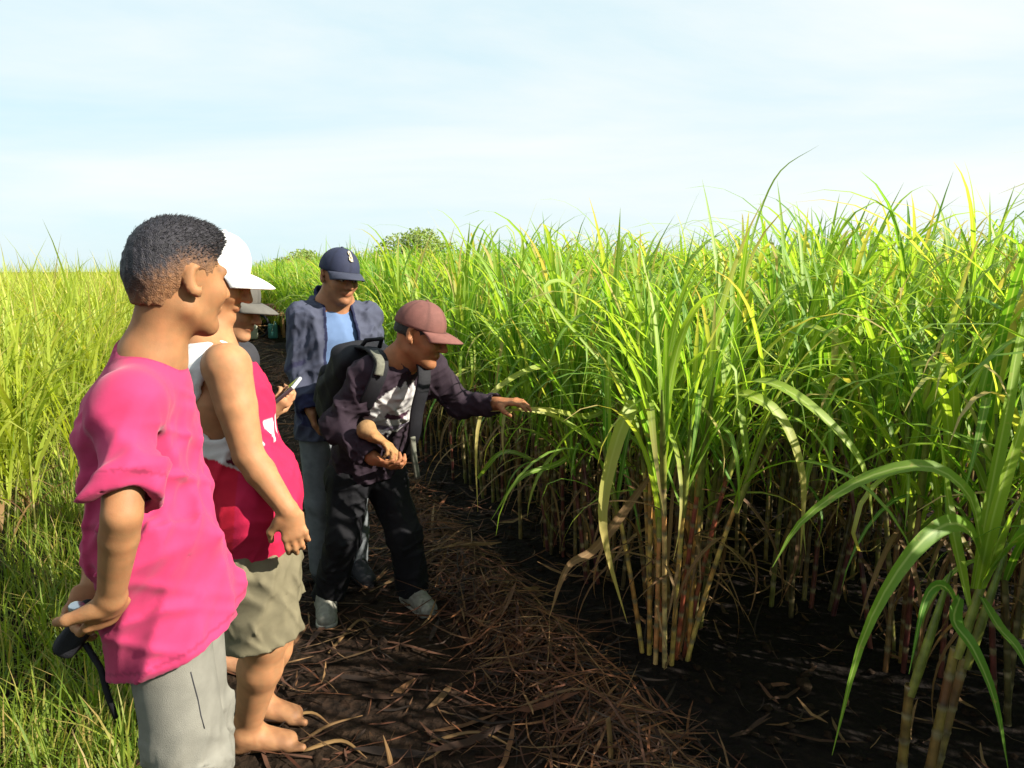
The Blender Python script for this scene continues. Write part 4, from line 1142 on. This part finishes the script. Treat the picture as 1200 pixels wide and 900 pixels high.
for e, ft, kk in ((1, nf_, P(312, 748, 2.03)), (-1, ff_, P(325, 735, 2.28))):
    hp = pl + Rb * e * .09 - A3(0, 0, .02); an = A3(ft[0] + .015, ft[1], float(gz(ft[0], ft[1])) + .09)
    pb.limb([pl + Rb * e * .05, hp, kk], [.11, .098, .060]); pb.limb([kk, kk * .68 + an * .32, an], [.060, .064, .040], .02)
    pb.bare_foot(A3(ft[0] - .02, ft[1], float(gz(ft[0], ft[1]))), A3(.97, .1 * e, 0)); shl.append((hp, kk))
pb.build_body(.0055); pb.hair(.006)
pb.cap((.70, .70, .69), (.70, .70, .69), None, .080, .06, .006)
S = Sdf()
S.cone(nk - A3(.0, 0, .055), ch, .085, .134, .03, Rb, 1.42); S.cone(ch, be, .140, .152, .05, Rb, 1.26); S.cone(be, pl + A3(.01, 0, -.13), .152, .150, .05, Rb, 1.25)
S.ell(P(298, 585, 2.10), [Fb, Rb, A3(0, 0, 1)], (.135, .175, .165), .05)
for e in (1, -1): S.cone(nk + Rb * e * .07 - A3(0, 0, .045), nk + Rb * e * .12 - A3(0, 0, .065), .080, .080, .03)
S.disp(folds(51, .013, 20, (.3, 0, 1), .15)); S.disp(folds(52, .005, 50, (.3, 0, 1), .3)); S.disp(creases(53, .004, 30, (.4, .2, 1))); S.shell(.013)
S.cut(P(275, 684, 1.98), plane_n(P(275, 684, 1.98), P(352, 648, 1.98), Rb))
ra_, ra2 = rs + Rb * .085 + A3(0, 0, .01), ch + Rb * .235 + A3(-.01, 0, -.03)
S.cone(ra_, ra2, .092, .080, .006, sub=True)
S.cone(ls - Rb * .04 + A3(0, 0, .02), ch - Rb * .19 + A3(0, 0, -.06), .095, .08, .006, sub=True)
S.cone(nk + A3(.01, 0, -.04), pb.hl(0, 0, 0), .082, .085, .006, sub=True); S.cone(nk + Fb * .05 - A3(0, 0, .06), nk + Fb * .08 + A3(0, 0, .05), .07, .08, .006, sub=True)
v, f = S.mesh(.0058)
def seg_d(v, a, b):
    ba = b - a; t = np.clip(((v - a) @ ba) / (ba @ ba), 0, 1); return np.linalg.norm(v - a - t[:, None] * ba, axis=1)
dh = seg_d(v, ra_, ra2) - (.092 + .080) / 2
fw = (v - ch) @ Fb; zz = v[:, 2] - ch[2]
col = np.tile(A3(.40, .008, .028), (len(v), 1))
col[fw + zz * -.12 > .075] = (.40, .011, .052)
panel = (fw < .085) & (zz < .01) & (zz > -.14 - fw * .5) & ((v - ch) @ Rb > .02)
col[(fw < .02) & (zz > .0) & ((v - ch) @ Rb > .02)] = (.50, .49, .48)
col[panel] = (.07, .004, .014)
col[(np.abs(zz + .145 + fw * .5) < .005) & (fw < .075) & ((v - ch) @ Rb > .06)] = (.42, .38, .36)
col[(dh < .040)] = (.50, .49, .48)
dn = seg_d(v, nk + A3(.01, 0, -.04), pb.hl(0, 0, 0)); col[dn < .105] = (.50, .49, .48)
up_ = (fw > .10) & (np.abs(zz + .09) < .03) & (np.sin((v @ Rb) * 90) > -.2); col[up_] = (.5, .46, .46)
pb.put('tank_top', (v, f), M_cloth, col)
S = Sdf()
for e, (hp, kk) in zip((1, -1), shl):
    S.cone(pl + Rb * e * .05 + A3(0, 0, .01), hp, .132, .122, .03); S.cone(hp, kk + (kk - hp) * .4, .118, .104, .03)
S.disp(folds(61, .022, 20, (.4, 0, 1), .3)); S.disp(folds(62, .008, 60, (.4, 0, 1), .5)); S.disp(creases(63, .006, 36, (.8, .3, -.6))); S.shell(.014); S.cut(pl + A3(0, 0, .07), (0, 0, 1))
S.cut(P(280, 757, 2.0), plane_n(P(280, 757, 2.0), P(370, 744, 2.0), Rb)); pb.put('shorts', S.mesh(.006), M_khaki)

# ---- the man with the phone
pc = Person(P(268, 560, 2.68)[:2], 'man in grey cap looking down at the phone he holds, behind the tank-top man', (.31, .155, .08))
Fc = unit(A3(.97, -.1, 0)); Rc = A3(Fc[1], -Fc[0], 0)
pc.head(P(273, 358, 2.66), A3(.92, -.12, -.30), A3(.25, 0, 1), .98)
nk, ch, pl = P(255, 412, 2.68), P(258, 465, 2.68), P(262, 560, 2.68)
B = pc.body
B.cone(pc.hl(-.03, 0, -.05), nk, .055, .06, .03); B.cone(nk, ch, .065, .095, .04, Rc, 1.5); B.cone(ch, pl, .10, .10, .04, Rc, 1.5)
rs, re, rw = P(252, 432, 2.53), P(262, 505, 2.50), P(311, 483, 2.50)
ls, le, lw = nk - Rc * .17 - A3(0, 0, .05), P(268, 505, 2.84), P(308, 490, 2.72)
pc.limb([nk - A3(0, 0, .05), rs, re, rw], [.06, .055, .040, .027]); pc.limb([nk - A3(0, 0, .05), ls, le, lw], [.06, .055, .04, .027])
ph_c = P(333, 461, 2.50)
pc.hand(rw, P(332, 469, 2.50) - rw, A3(0, .7, .7), -1, (.5, .6, .5), .95, .5); pc.hand(lw, A3(.6, -.5, .1), A3(0, -.5, .8), 1, (.4, .5, .5), .95)
gr = pc.base[2]; cl = []
for e in (1, -1):
    hp = pl + Rc * e * .085; kn = A3(hp[0] + .01, hp[1], .42); an = A3(hp[0] - .02, hp[1], gr + .09)
    pc.limb([pl + Rc * e * .05, hp, kn, an], [.09, .08, .052, .04]); pc.bare_foot(A3(an[0] - .03, an[1], gr), Fc); cl.append((hp, kn, an))
pc.build_body(.007); pc.hair(.007); pc.cap((.075, .07, .062), (.085, .08, .07), None, .082, .02)
S = Sdf(); S.cone(nk - A3(0, 0, .03), ch, .075, .115, .04, Rc, 1.6); S.cone(ch, pl - A3(0, 0, .06), .118, .122, .04, Rc, 1.45)
for sh, el in ((rs, re), (ls, le)): S.cone(nk * .5 + sh * .5 - A3(0, 0, .02), sh, .055, .066, .04); S.cone(sh, sh + (el - sh) * .8, .066, .06, .03)
S.disp(folds(71, .010, 26, (.1, 0, 1), .15)); S.shell(.013); S.cut(pl - A3(0, 0, .07), (0, 0, -1)); S.cone(nk - A3(0, 0, .01), pc.hl(0, 0, 0), .066, .066, .006, sub=True)
pc.put('t_shirt', S.mesh(.007), M_shirt_c)
S = Sdf()
for e, (hp, kn, an) in zip((1, -1), cl): S.cone(pl + Rc * e * .05, hp, .10, .092, .03); S.cone(hp, kn, .09, .07, .03); S.cone(kn, an, .07, .06, .02)
S.disp(folds(72, .010, 30, (0, 0, 1), .25)); S.cut(pl + A3(0, 0, .06), (0, 0, 1)); S.cut(A3(0, 0, gr + .05), (0, 0, -1)); pc.put('trousers', S.mesh(.007), M_jean)
# his phone
pd = unit(P(347, 448, 2.47) - P(318, 472, 2.52)); pn = unit(np.cross(pd, A3(.1, 1, .35))); pw = np.cross(pn, pd)
phone = empty('mobile_phone', tuple(ph_c)); tag(phone, 'pale slim mobile phone held up in the grey-capped man\'s hand', 'phone')
S = Sdf().box(A3(0, 0, 0), [pd, pw, pn], (.075, .037, .0065), .005); v, f = S.mesh(.0025); link('case', new_mesh('case', v, f, mat_plain('phone_case', (.30, .31, .32), .35, .03, 20)), phone)
S = Sdf().box(pn * .0062, [pd, pw, pn], (.070, .033, .0018), .001); v, f = S.mesh(.0012); link('screen', new_mesh('screen', v, f, mat_plain('phone_glass', (.02, .022, .025), .08, .0, 20, spec=.6)), phone)

# ---- the man in the open jacket
pD = Person(P(392, 560, 3.42)[:2], 'man in navy cap and open grey jacket over light blue T-shirt, looking down', (.25, .115, .058))
Fd = unit(A3(.52, -.85, 0)); Rd = A3(Fd[1], -Fd[0], 0)
pD.head(P(398, 324, 3.38), A3(.62, -.70, -.20), A3(.1, 0, 1), 1.0)
nk, ch, pl = P(392, 356, 3.42), P(393, 395, 3.42), P(392, 490, 3.42)
B = pD.body
B.cone(pD.hl(-.03, 0, -.05), nk, .056, .062, .03); B.cone(nk, ch, .065, .09, .04, Rd, 1.5); B.cone(ch, pl, .09, .09, .04, Rd, 1.5)
rs, re, rw = P(355, 372, 3.33), P(350, 430, 3.34), P(364, 480, 3.26)
ls, le, lw = P(431, 372, 3.52), P(443, 425, 3.58), P(440, 480, 3.50)
for a_, b_, c_ in ((rs, re, rw), (ls, le, lw)): pD.limb([nk - A3(0, 0, .05), a_, b_, c_], [.05, .055, .04, .027])
pD.hand(rw, A3(.25, -.1, -1), A3(.7, .3, .1), -1, (.35, .5, .4), 1.0); pD.hand(lw, A3(-.1, -.1, -1), A3(-.7, .3, .1), 1, (.35, .5, .4), 1.0)
gr = pD.base[2]; dl = []
for e in (1, -1):
    hp = pl + Rd * e * .085; kn = A3(hp[0], hp[1] - .02, .42); an = A3(hp[0] - .005, hp[1] + .02, gr + .09)
    pD.limb([pl + Rd * e * .05, hp, kn, an], [.09, .078, .052, .04]); dl.append((hp, kn, an)); pD.shoe(A3(an[0], an[1], gr) - Fd * .04, Fd, M_shirt_c, M_black)
pD.build_body(.006); pD.hair(.007); pD.eyes(); pD.cap((.016, .020, .045), (.030, .034, .055), (.40, .34, .24), .072, .0)
S = Sdf(); S.cone(nk - A3(0, 0, .03), ch, .07, .108, .04, Rd, 1.55); S.cone(ch, pl - A3(0, 0, .02), .11, .11, .04, Rd, 1.45)
S.disp(folds(81, .007, 30, (0, 0, 1), .2)); S.cut(pl - A3(0, 0, .05), (0, 0, -1)); S.cone(nk + Fd * .01, pD.hl(0, 0, 0), .068, .066, .006, sub=True)
pD.put('t_shirt', S.mesh(.006), M_tee)
S = Sdf(); se = sleeves(S, ((rs, re, rw), (ls, le, lw)), .066, .058, .050, 1.02)
S.cone(nk - A3(0, 0, .03), ch, .084, .120, .04, Rd, 1.48); S.cone(ch, pl - A3(0, 0, .16), .126, .134, .04, Rd, 1.42)
for a_ in (rs, ls): S.cone(nk * .5 + a_ * .5 - A3(0, 0, .02), a_, .055, .062, .04)
S.cone(nk - A3(0, 0, .01) - Fd * .012, nk - Fd * .03 + A3(0, 0, .045), .083, .088, .02)        # standing collar
S.disp(folds(82, .017, 24, (.1, 0, 1), .3)); S.disp(folds(83, .008, 60, (.1, 0, 1), .6)); S.disp(creases(85, .004, 38, (.4, 0, 1))); S.shell(.017)
S.cut(pl - A3(0, 0, .08), (0, 0, -1)); S.cut(nk + A3(0, 0, .045) - Fd * .03, A3(0, 0, 1) + Fd * .55)
S.cone(nk + A3(0, 0, -.02), pD.hl(-.02, 0, 0), .071, .076, .006, sub=True)
def dopen(X, Y, Z):
    v = np.stack([X, Y, Z], -1) - ch; a = v @ Fd; b = v @ Rd
    hw = np.interp(v[..., 2], [-.5, -.1, .12, .2], [.085, .075, .060, .05])
    return np.where(a > 0.02, hw - np.abs(b - .005), -1)
S.cutf(dopen)
for p0, d in se: S.cone(p0 - d * .03, p0 + d * .05, .036, .038, .004, sub=True)
v, f = S.mesh(.006)
q = v - ch; b_ = q @ Rd; a_ = q @ Fd
hw = np.interp(q[:, 2], [-.5, -.1, .12, .2], [.085, .075, .060, .05])
col = np.tile(A3(.045, .050, .078), (len(v), 1))
col[(a_ > 0) & (np.abs(b_ - .005) < hw + .014)] = (.008, .010, .032)
col[(q[:, 2] > .135) & (a_ < -.02)] = (.010, .013, .045)
for s_, e_, w_ in ((rs, re, rw), (ls, le, lw)):
    t = ((v - e_) @ unit(w_ - e_)) / np.linalg.norm(w_ - e_); near_ = seg_d(v, e_, w_) < .09
    col[near_ & (t > .72)] = (.018, .020, .055)
    col[near_ & (np.abs(t - .05) < .05)] = (.028, .028, .06)
pD.put('jacket', (v, f), M_cloth, col)
S = Sdf()
for e, (hp, kn, an) in zip((1, -1), dl): S.cone(pl + Rd * e * .05, hp, .10, .09, .03); S.cone(hp, kn, .088, .070, .03); S.cone(kn, an, .07, .062, .02)
S.disp(folds(84, .012, 30, (0, 0, 1), .25)); S.cut(pl + A3(0, 0, .06), (0, 0, 1)); S.cut(A3(0, 0, gr + .045), (0, 0, -1)); pD.put('trousers', S.mesh(.007), M_jean)

# ---- the bending man
pe = Person(P(435, 600, 3.08)[:2], 'man in maroon cap and black sweater bending to touch a cane leaf', (.24, .10, .045))
Fe = unit(A3(.72, -.69, -.25)); Re = unit(np.cross(Fe, A3(.45, -.3, 1)))
pe.head(P(493, 392, 2.88), A3(.93, -.22, -.30), A3(.35, -.05, 1), 1.02)
nk, ch, ws, pl = P(470, 424, 2.93), P(456, 455, 2.98), P(436, 510, 3.08), P(429, 545, 3.14)
B = pe.body
B.cone(pe.hl(-.03, 0, -.05), nk, .056, .062, .03); B.cone(nk, ch, .065, .09, .04, Re, 1.5); B.cone(ch, ws, .09, .085, .04, Re, 1.5); B.cone(ws, pl, .085, .09, .04, Re, 1.5)
rs, re, rw = P(430, 440, 2.88), P(394, 500, 2.84), P(437, 537, 2.72)
ls, le, lw = P(507, 436, 3.05), P(541, 474, 3.10), P(584, 473, 2.98)
for a_, b_, c_ in ((rs, re, rw), (ls, le, lw)): pe.limb([nk * .6 + ch * .4, a_, b_, c_], [.05, .055, .042, .028])
pe.hand(rw, P(462, 548, 2.68) - rw, A3(.2, .5, .85), -1, (.5, .8, .6), 1.02, .5)
pe.hand(lw, P(608, 470, 2.94) - lw, A3(.1, .15, -1), -1, (.25, .45, .35), 1.0, .4)
gr = pe.base[2]; el_ = []
for e, hp, kn, ft in ((1, P(408, 560, 3.08), P(402, 630, 3.00), G(386, 716, 0)), (-1, P(452, 560, 3.18), P(473, 625, 3.10), G(484, 708, 0))):
    g0 = float(gz(ft[0], ft[1])); an = A3(ft[0], ft[1], g0 + .09); pe.limb([pl, hp, kn, an], [.09, .08, .055, .04])
    el_.append((hp, kn, an)); pe.shoe(A3(ft[0], ft[1], g0) - A3(.02, -.03, 0), A3(.25, -.97, 0) if e > 0 else A3(.55, -.83, 0), M_shoe, M_sole)
pe.build_body(.0055); pe.hair(.006, False, -.015); pe.eyes(); pe.cap((.125, .050, .042), (.14, .056, .046), None, .080, .0)
S = Sdf(); se = sleeves(S, ((rs, re, rw), (ls, le, lw)), .064, .056, .042, .97); S.cone(nk - unit(nk - ch) * .03, ch, .075, .108, .04, Re, 1.5); S.cone(ch, ws, .112, .112, .05, Re, 1.42); S.cone(ws, pl, .112, .125, .05, Re, 1.35)
S.cone(pl, pl - A3(0, 0, .14), .125, .122, .03, Re, 1.3)
for a_ in (rs, ls): S.cone(nk * .5 + a_ * .5 - A3(0, 0, .01), a_, .055, .060, .04)
S.cone(nk - unit(nk - ch) * .01, nk + unit(nk - ch) * .012, .074, .072, .02)
S.disp(folds(91, .015, 32, (.3, -.2, 1), .4)); S.disp(folds(92, .006, 70, (.3, 0, 1), .6)); S.disp(creases(94, .006, 42, (1, -.3, -.5)))
S.shell(.014); S.cut(pl - A3(0, 0, .055), (0.1, 0, -1)); S.cone(nk - unit(nk - ch) * .04, pe.hl(-.01, 0, 0), .066, .068, .006, sub=True)
for p0, d in se: S.cone(p0 - d * .03, p0 + d * .05, .034, .036, .004, sub=True)
v, f = S.mesh(.006)
col = np.tile(A3(.020, .012, .019), (len(v), 1))
# white print with a dark curved band on the chest
pc0 = P(470, 486, 2.90); ax_u = unit(nk - pl); q = v - pc0; pu = q @ ax_u; pr_ = q @ -Re; pf = q @ unit(A3(.72, -.69, .1))
front = pf > -.14
arm = seg_d(v, rs, re) < .075
ovals = (pr_ / .085) ** 2 + (pu / .10) ** 2 < 1
smile = (np.abs(pu + .030 - 6 * pr_ ** 2) < .013) & (np.abs(pr_) < .055)
low_ = (np.abs(pu + .085) < .012)
jag = np.sin(pr_ * 160) * .01 + np.sin(pu * 120) * .006
m_ = front & ~arm & (((pr_ + jag) / .115) ** 2 + ((pu + jag) / .125) ** 2 < 1)
col[m_] = (.36, .35, .35); col[front & ~arm & smile] = (.05, .02, .035); col[m_ & low_] = (.12, .10, .14)
col[m_ & (np.abs(pr_ - .02) < .008) & (pu > .02)] = (.2, .19, .2)
pe.put('sweater', (v, f), M_cloth, col)
S = Sdf()
for hp, kn, an in el_: S.cone(pl, hp, .10, .098, .03); S.cone(hp, kn, .095, .074, .03); S.cone(kn, an + A3(0, 0, -.01), .074, .068, .02)
S.disp(folds(93, .014, 26, (0, 0, 1), .3)); S.disp(creases(90, .006, 40, (1, .2, .3))); S.cut(pl + A3(0, 0, .07), (0, 0, 1)); S.cut(A3(0, 0, gr + .055), (0, 0, -1)); pe.put('trousers', S.mesh(.007), M_black)

# his backpack
Bd = unit(A3(-.72, .69, .25)); Bu = unit(nk - pl); Br = unit(np.cross(Bd, Bu)); Bd = np.cross(Bu, Br)
bc = P(415, 448, 3.11)
bag = empty('backpack', tuple(bc)); tag(bag, 'black backpack on the bending man\'s back', 'backpack')
def bput(name, S, h, mat, par=None):
    v, f = S.mesh(h); return link(name, new_mesh(name, v - bc, f, mat), par or bag)
S = Sdf().box(bc, [Bd, Br, Bu], (.075, .135, .19), .055); S.ell(bc + Bd * .05 + Bu * -.06, [Bd, Br, Bu], (.075, .12, .12), .04); S.disp(folds(95, .012, 24, Bu, .5)); bput('main_pouch', S, .007, M_bag)
S = Sdf().box(bc + Bd * .085 - Bu * .07, [Bd, Br, Bu], (.035, .11, .10), .03); S.disp(folds(96, .008, 30, Bu, .5)); bput('front_pocket', S, .007, M_bag)
mb = MB(); mb.tube([bc + Bu * .20 + Br * .05 - Bd * .03, bc + Bu * .25 + Br * .04 - Bd * .04, bc + Bu * .25 - Br * .04 - Bd * .04, bc + Bu * .20 - Br * .05 - Bd * .03], [.010] * 4, 8)
link('grab_handle', new_mesh('grab_handle', np.array(mb.v) - bc, mb.f, M_bag), bag)
def strap(pts, w, mat, name='strap', face=None, par=None):
    v, f, c = ribbon(pts, w, rng, .5, 16, face, False, 1.0)
    o = link(name, new_mesh(name, v - bc, f, mat), par or bag); md = o.modifiers.new('webbing', 'SOLIDIFY'); md.thickness = .010; return o
fs = A3(.55, -.8, .25)
strap([P(418, 410, 3.05), P(436, 410, 2.90), P(447, 426, 2.82), P(438, 455, 2.80), P(424, 480, 2.84), P(410, 500, 2.95)], .055, M_bag, face=fs)
strap([P(470, 402, 3.10), P(492, 420, 2.90), P(497, 445, 2.83), P(489, 480, 2.83), P(484, 515, 2.86), P(470, 540, 3.0)], .050, M_bag, face=fs)
strap([P(438, 411, 2.865), P(446, 424, 2.80), P(444, 440, 2.785)], .030, M_strap, 'strap_pad', fs)
strap([P(484, 512, 2.84), P(486, 535, 2.84), P(490, 560, 2.86)], .018, M_strap, 'loose_strap', fs)

# the tan glove in his hand
gl = empty('work_glove', tuple(P(440, 512, 2.70))); tag(gl, 'crumpled tan work glove held in the bending man\'s hand', 'glove')
gp = Person.__new__(Person); gp.body = Sdf(); gw = P(436, 510, 2.72)
gp.body.cone(P(430, 504, 2.735), gw, .040, .027, .02)
gp.hand(gw, P(466, 528, 2.68) - gw, A3(.1, -.3, -.9), 1, (.35, .6, .5), 1.0, .4)
v, f = gp.body.mesh(.005); v = v - np.array(gl.location); wrist_m = ((v + np.array(gl.location) - gw) @ unit(P(462, 527, 2.68) - gw))
fc = v[f].mean(1); cu = (fc + np.array(gl.location) - gw) @ unit(P(462, 527, 2.68) - gw) < 0
M_glove = mat_plain('tan_leather', (.25, .13, .05), .75, .2, 40, .5, 300)
link('glove_hand', new_mesh('glove_hand', v, f[~cu], M_glove), gl); link('cuff', new_mesh('cuff', v, f[cu], mat_plain('glove_cuff', (.21, .12, .05), .8, .2, 40, .5, 300)), gl)

# what the first man holds behind his back
ob = P(92, 737, 1.31)
ho = empty('small_pouch', tuple(ob)); tag(ho, 'small black pouch with hanging strap held behind the magenta shirt', 'pouch')
S = Sdf().box(A3(0, 0, 0), [unit(A3(.55, .1, .8)), unit(A3(.2, -1, 0)), unit(np.cross(unit(A3(.55, .1, .8)), unit(A3(.2, -1, 0))))], (.055, .022, .022), .014); S.disp(folds(99, .006, 60)); v, f = S.mesh(.004); link('pouch_body', new_mesh('pouch_body', v, f, M_bag), ho)
S = Sdf().ell(A3(.012, -.018, .052), np.eye(3), (.016, .012, .012), .004); v, f = S.mesh(.003); link('clasp', new_mesh('clasp', v, f, mat_plain('steel_clasp', (.55, .57, .6), .25, .05, 40, metal=.8)), ho)
mb = MB(); mb.tube([A3(.01, 0, -.03), A3(.035, 0, -.08), A3(.045, .0, -.14), A3(.05, .01, -.19)], [.006, .006, .006, .005], 8); v = np.array(mb.v); link('wrist_strap', new_mesh('wrist_strap', v, mb.f, M_bag), ho)

# ---------------------------------------------------------------- far things
cart_p = G(309, 394, 0)
ct = empty('farm_cart', (cart_p[0], cart_p[1], float(gz(cart_p[0], cart_p[1])))); ct.rotation_euler = (0, 0, rad(20)); tag(ct, 'small loaded wooden farm cart parked at the far end of the dirt path', 'cart')
M_wood = mat_plain('weathered_wood', (.16, .085, .035), .85, .3, 12, .5, 60)
for i in range(7):
    mb = MB(); mb.box((-.62 + i * .155, 0, .56), (.070, .42, .018)); link('deck_plank', mb.mesh('deck_plank', M_wood), ct)
for y in (-.43, .43):
    mb = MB(); mb.box((-.15, y, .52), (.66, .018, .045)); link('side_rail', mb.mesh('side_rail', M_wood), ct)
for x in (-.72, .42):
    for y in (-.38, .38):
        mb = MB(); mb.box((x, y, .25), (.03, .03, .26)); link('post', mb.mesh('post', M_wood), ct)
for y in (-.50, .50):
    mb = MB(); n = 20
    ring = [A3(-.15 + .26 * math.cos(q), y, .27 + .26 * math.sin(q)) for q in np.linspace(0, 2 * math.pi, n + 1)]
    mb.tube(ring, [.028] * (n + 1), 6, caps=False)
    wh = link('wheel', mb.mesh('wheel', M_bag, True), ct)
    for k in range(4):
        q = k * math.pi / 4; mb = MB(); mb.tube([A3(-.15 + .25 * math.cos(q), y, .27 + .25 * math.sin(q)), A3(-.15 - .25 * math.cos(q), y, .27 - .25 * math.sin(q))], [.012, .012], 6); link('spoke', mb.mesh('spoke', M_wood), wh)
mb = MB(); mb.tube([A3(-.15, -.5, .27), A3(-.15, .5, .27)], [.02, .02], 8); link('axle', mb.mesh('axle', M_bag), ct)
def on_cart(name, S, h, mat, label, cat, off):
    v, f = S.mesh(h); o = link(name, new_mesh(name, v, f, mat), None, tuple(np.array(ct.location) + np.array(Matrix.Rotation(rad(20), 3, 'Z') @ Vector(off)))); o.rotation_euler = (0, 0, rad(20)); return tag(o, label, cat)
on_cart('sack', Sdf().box(A3(0, 0, .075), np.eye(3), (.20, .17, .08), .06).disp(folds(97, .02, 12)), .014, mat_plain('dark_sack', (.06, .02, .02), .9, .2), 'dark maroon sack lying on the farm cart', 'sack', (-.30, 0, .578))
on_cart('sack', Sdf().box(A3(0, 0, .07), np.eye(3), (.17, .19, .075), .06).disp(folds(98, .02, 12)), .014, mat_plain('brown_sack', (.16, .07, .05), .9, .2), 'reddish brown sack lying on the farm cart', 'sack', (.12, 0, .578))
on_cart('jerry_can', Sdf().box(A3(0, 0, .16), np.eye(3), (.10, .08, .16), .03).cone(A3(.05, 0, .33), A3(.05, 0, .355), .025, .025, .01), .012, mat_plain('teal_plastic', (.02, .085, .08), .4, .1), 'teal plastic jerry can standing beside the farm cart', 'jerry can', (.18, -.68, .0))
on_cart('jerry_can', Sdf().box(A3(0, 0, .15), np.eye(3), (.15, .10, .15), .03).cone(A3(.08, 0, .31), A3(.08, 0, .335), .025, .025, .01), .012, mat_plain('pale_plastic', (.20, .20, .15), .4, .1), 'pale plastic water can standing beside the farm cart', 'water can', (-.28, -.72, .0))

def tree(px, top_py, wpx, Y, label, seed, lobes=9, leaves=5200):
    r = np.random.default_rng(seed); c = P(px, HORIZON, Y); top = P(px, top_py, Y)[2]; w = wpx / FPX * Y
    root = empty('tree', (c[0], c[1], 0)); tag(root, label, 'tree', None)
    mb = MB(); mb.tube([A3(0, 0, -.1), A3(.05, 0, top * .3), A3(.0, 0, top * .6)], [.22, .17, .08], 9)
    for k in range(6):
        q = k * 1.05 + r.uniform(-.3, .3); mb.tube([A3(.03, 0, top * (.32 + .04 * k)), A3(math.cos(q) * w * .22, math.sin(q) * w * .22, top * (.5 + .04 * k)), A3(math.cos(q) * w * .38, math.sin(q) * w * .38, top * (.62 + .03 * k))], [.09, .06, .02], 6)
    link('trunk', mb.mesh('trunk', M_wood, True), root)
    pts = []
    for k in range(lobes):
        q = r.uniform(0, 6.28); d = r.uniform(.05, .36) * w; rr = r.uniform(.13, .22) * w
        cc = A3(math.cos(q) * d, math.sin(q) * d, top * r.uniform(.45, .80) - .5 * d * .3); cc[2] = min(cc[2], top - rr * .75)
        u = r.normal(size=(leaves // lobes, 3)); u /= np.linalg.norm(u, axis=1, keepdims=True); pts.append(cc + u * rr * (r.uniform(.3, 1.12, (len(u), 1)) ** .5) * A3(1, 1, .75))
    p = np.concatenate(pts); n = len(p); s = r.uniform(.08, .20, (n, 1))
    a = r.normal(size=(n, 3)); a /= np.linalg.norm(a, axis=1, keepdims=True); b = np.cross(a, r.normal(size=(n, 3))); b /= np.linalg.norm(b, axis=1, keepdims=True)
    v = np.stack([p - a * s, p + b * s * .5, p + a * s, p - b * s * .5], 1).reshape(-1, 3); f = np.arange(4 * n).reshape(-1, 4)
    col = np.zeros((4 * n, 3)); col[:, 0] = .3; col[:, 1] = .3; col[:, 2] = np.repeat(r.random(n), 4)
    link('crown', new_mesh('crown', v, f, M_tree, col), root)
tree(503, 268, 130, 62, 'round leafy tree rising above the cane beside the navy cap', 101)
tree(354, 289, 90, 70, 'low broad tree above the cane between white cap and navy cap', 102)
tree(425, 303, 70, 95, 'distant low tree just showing over the cane tops', 103)
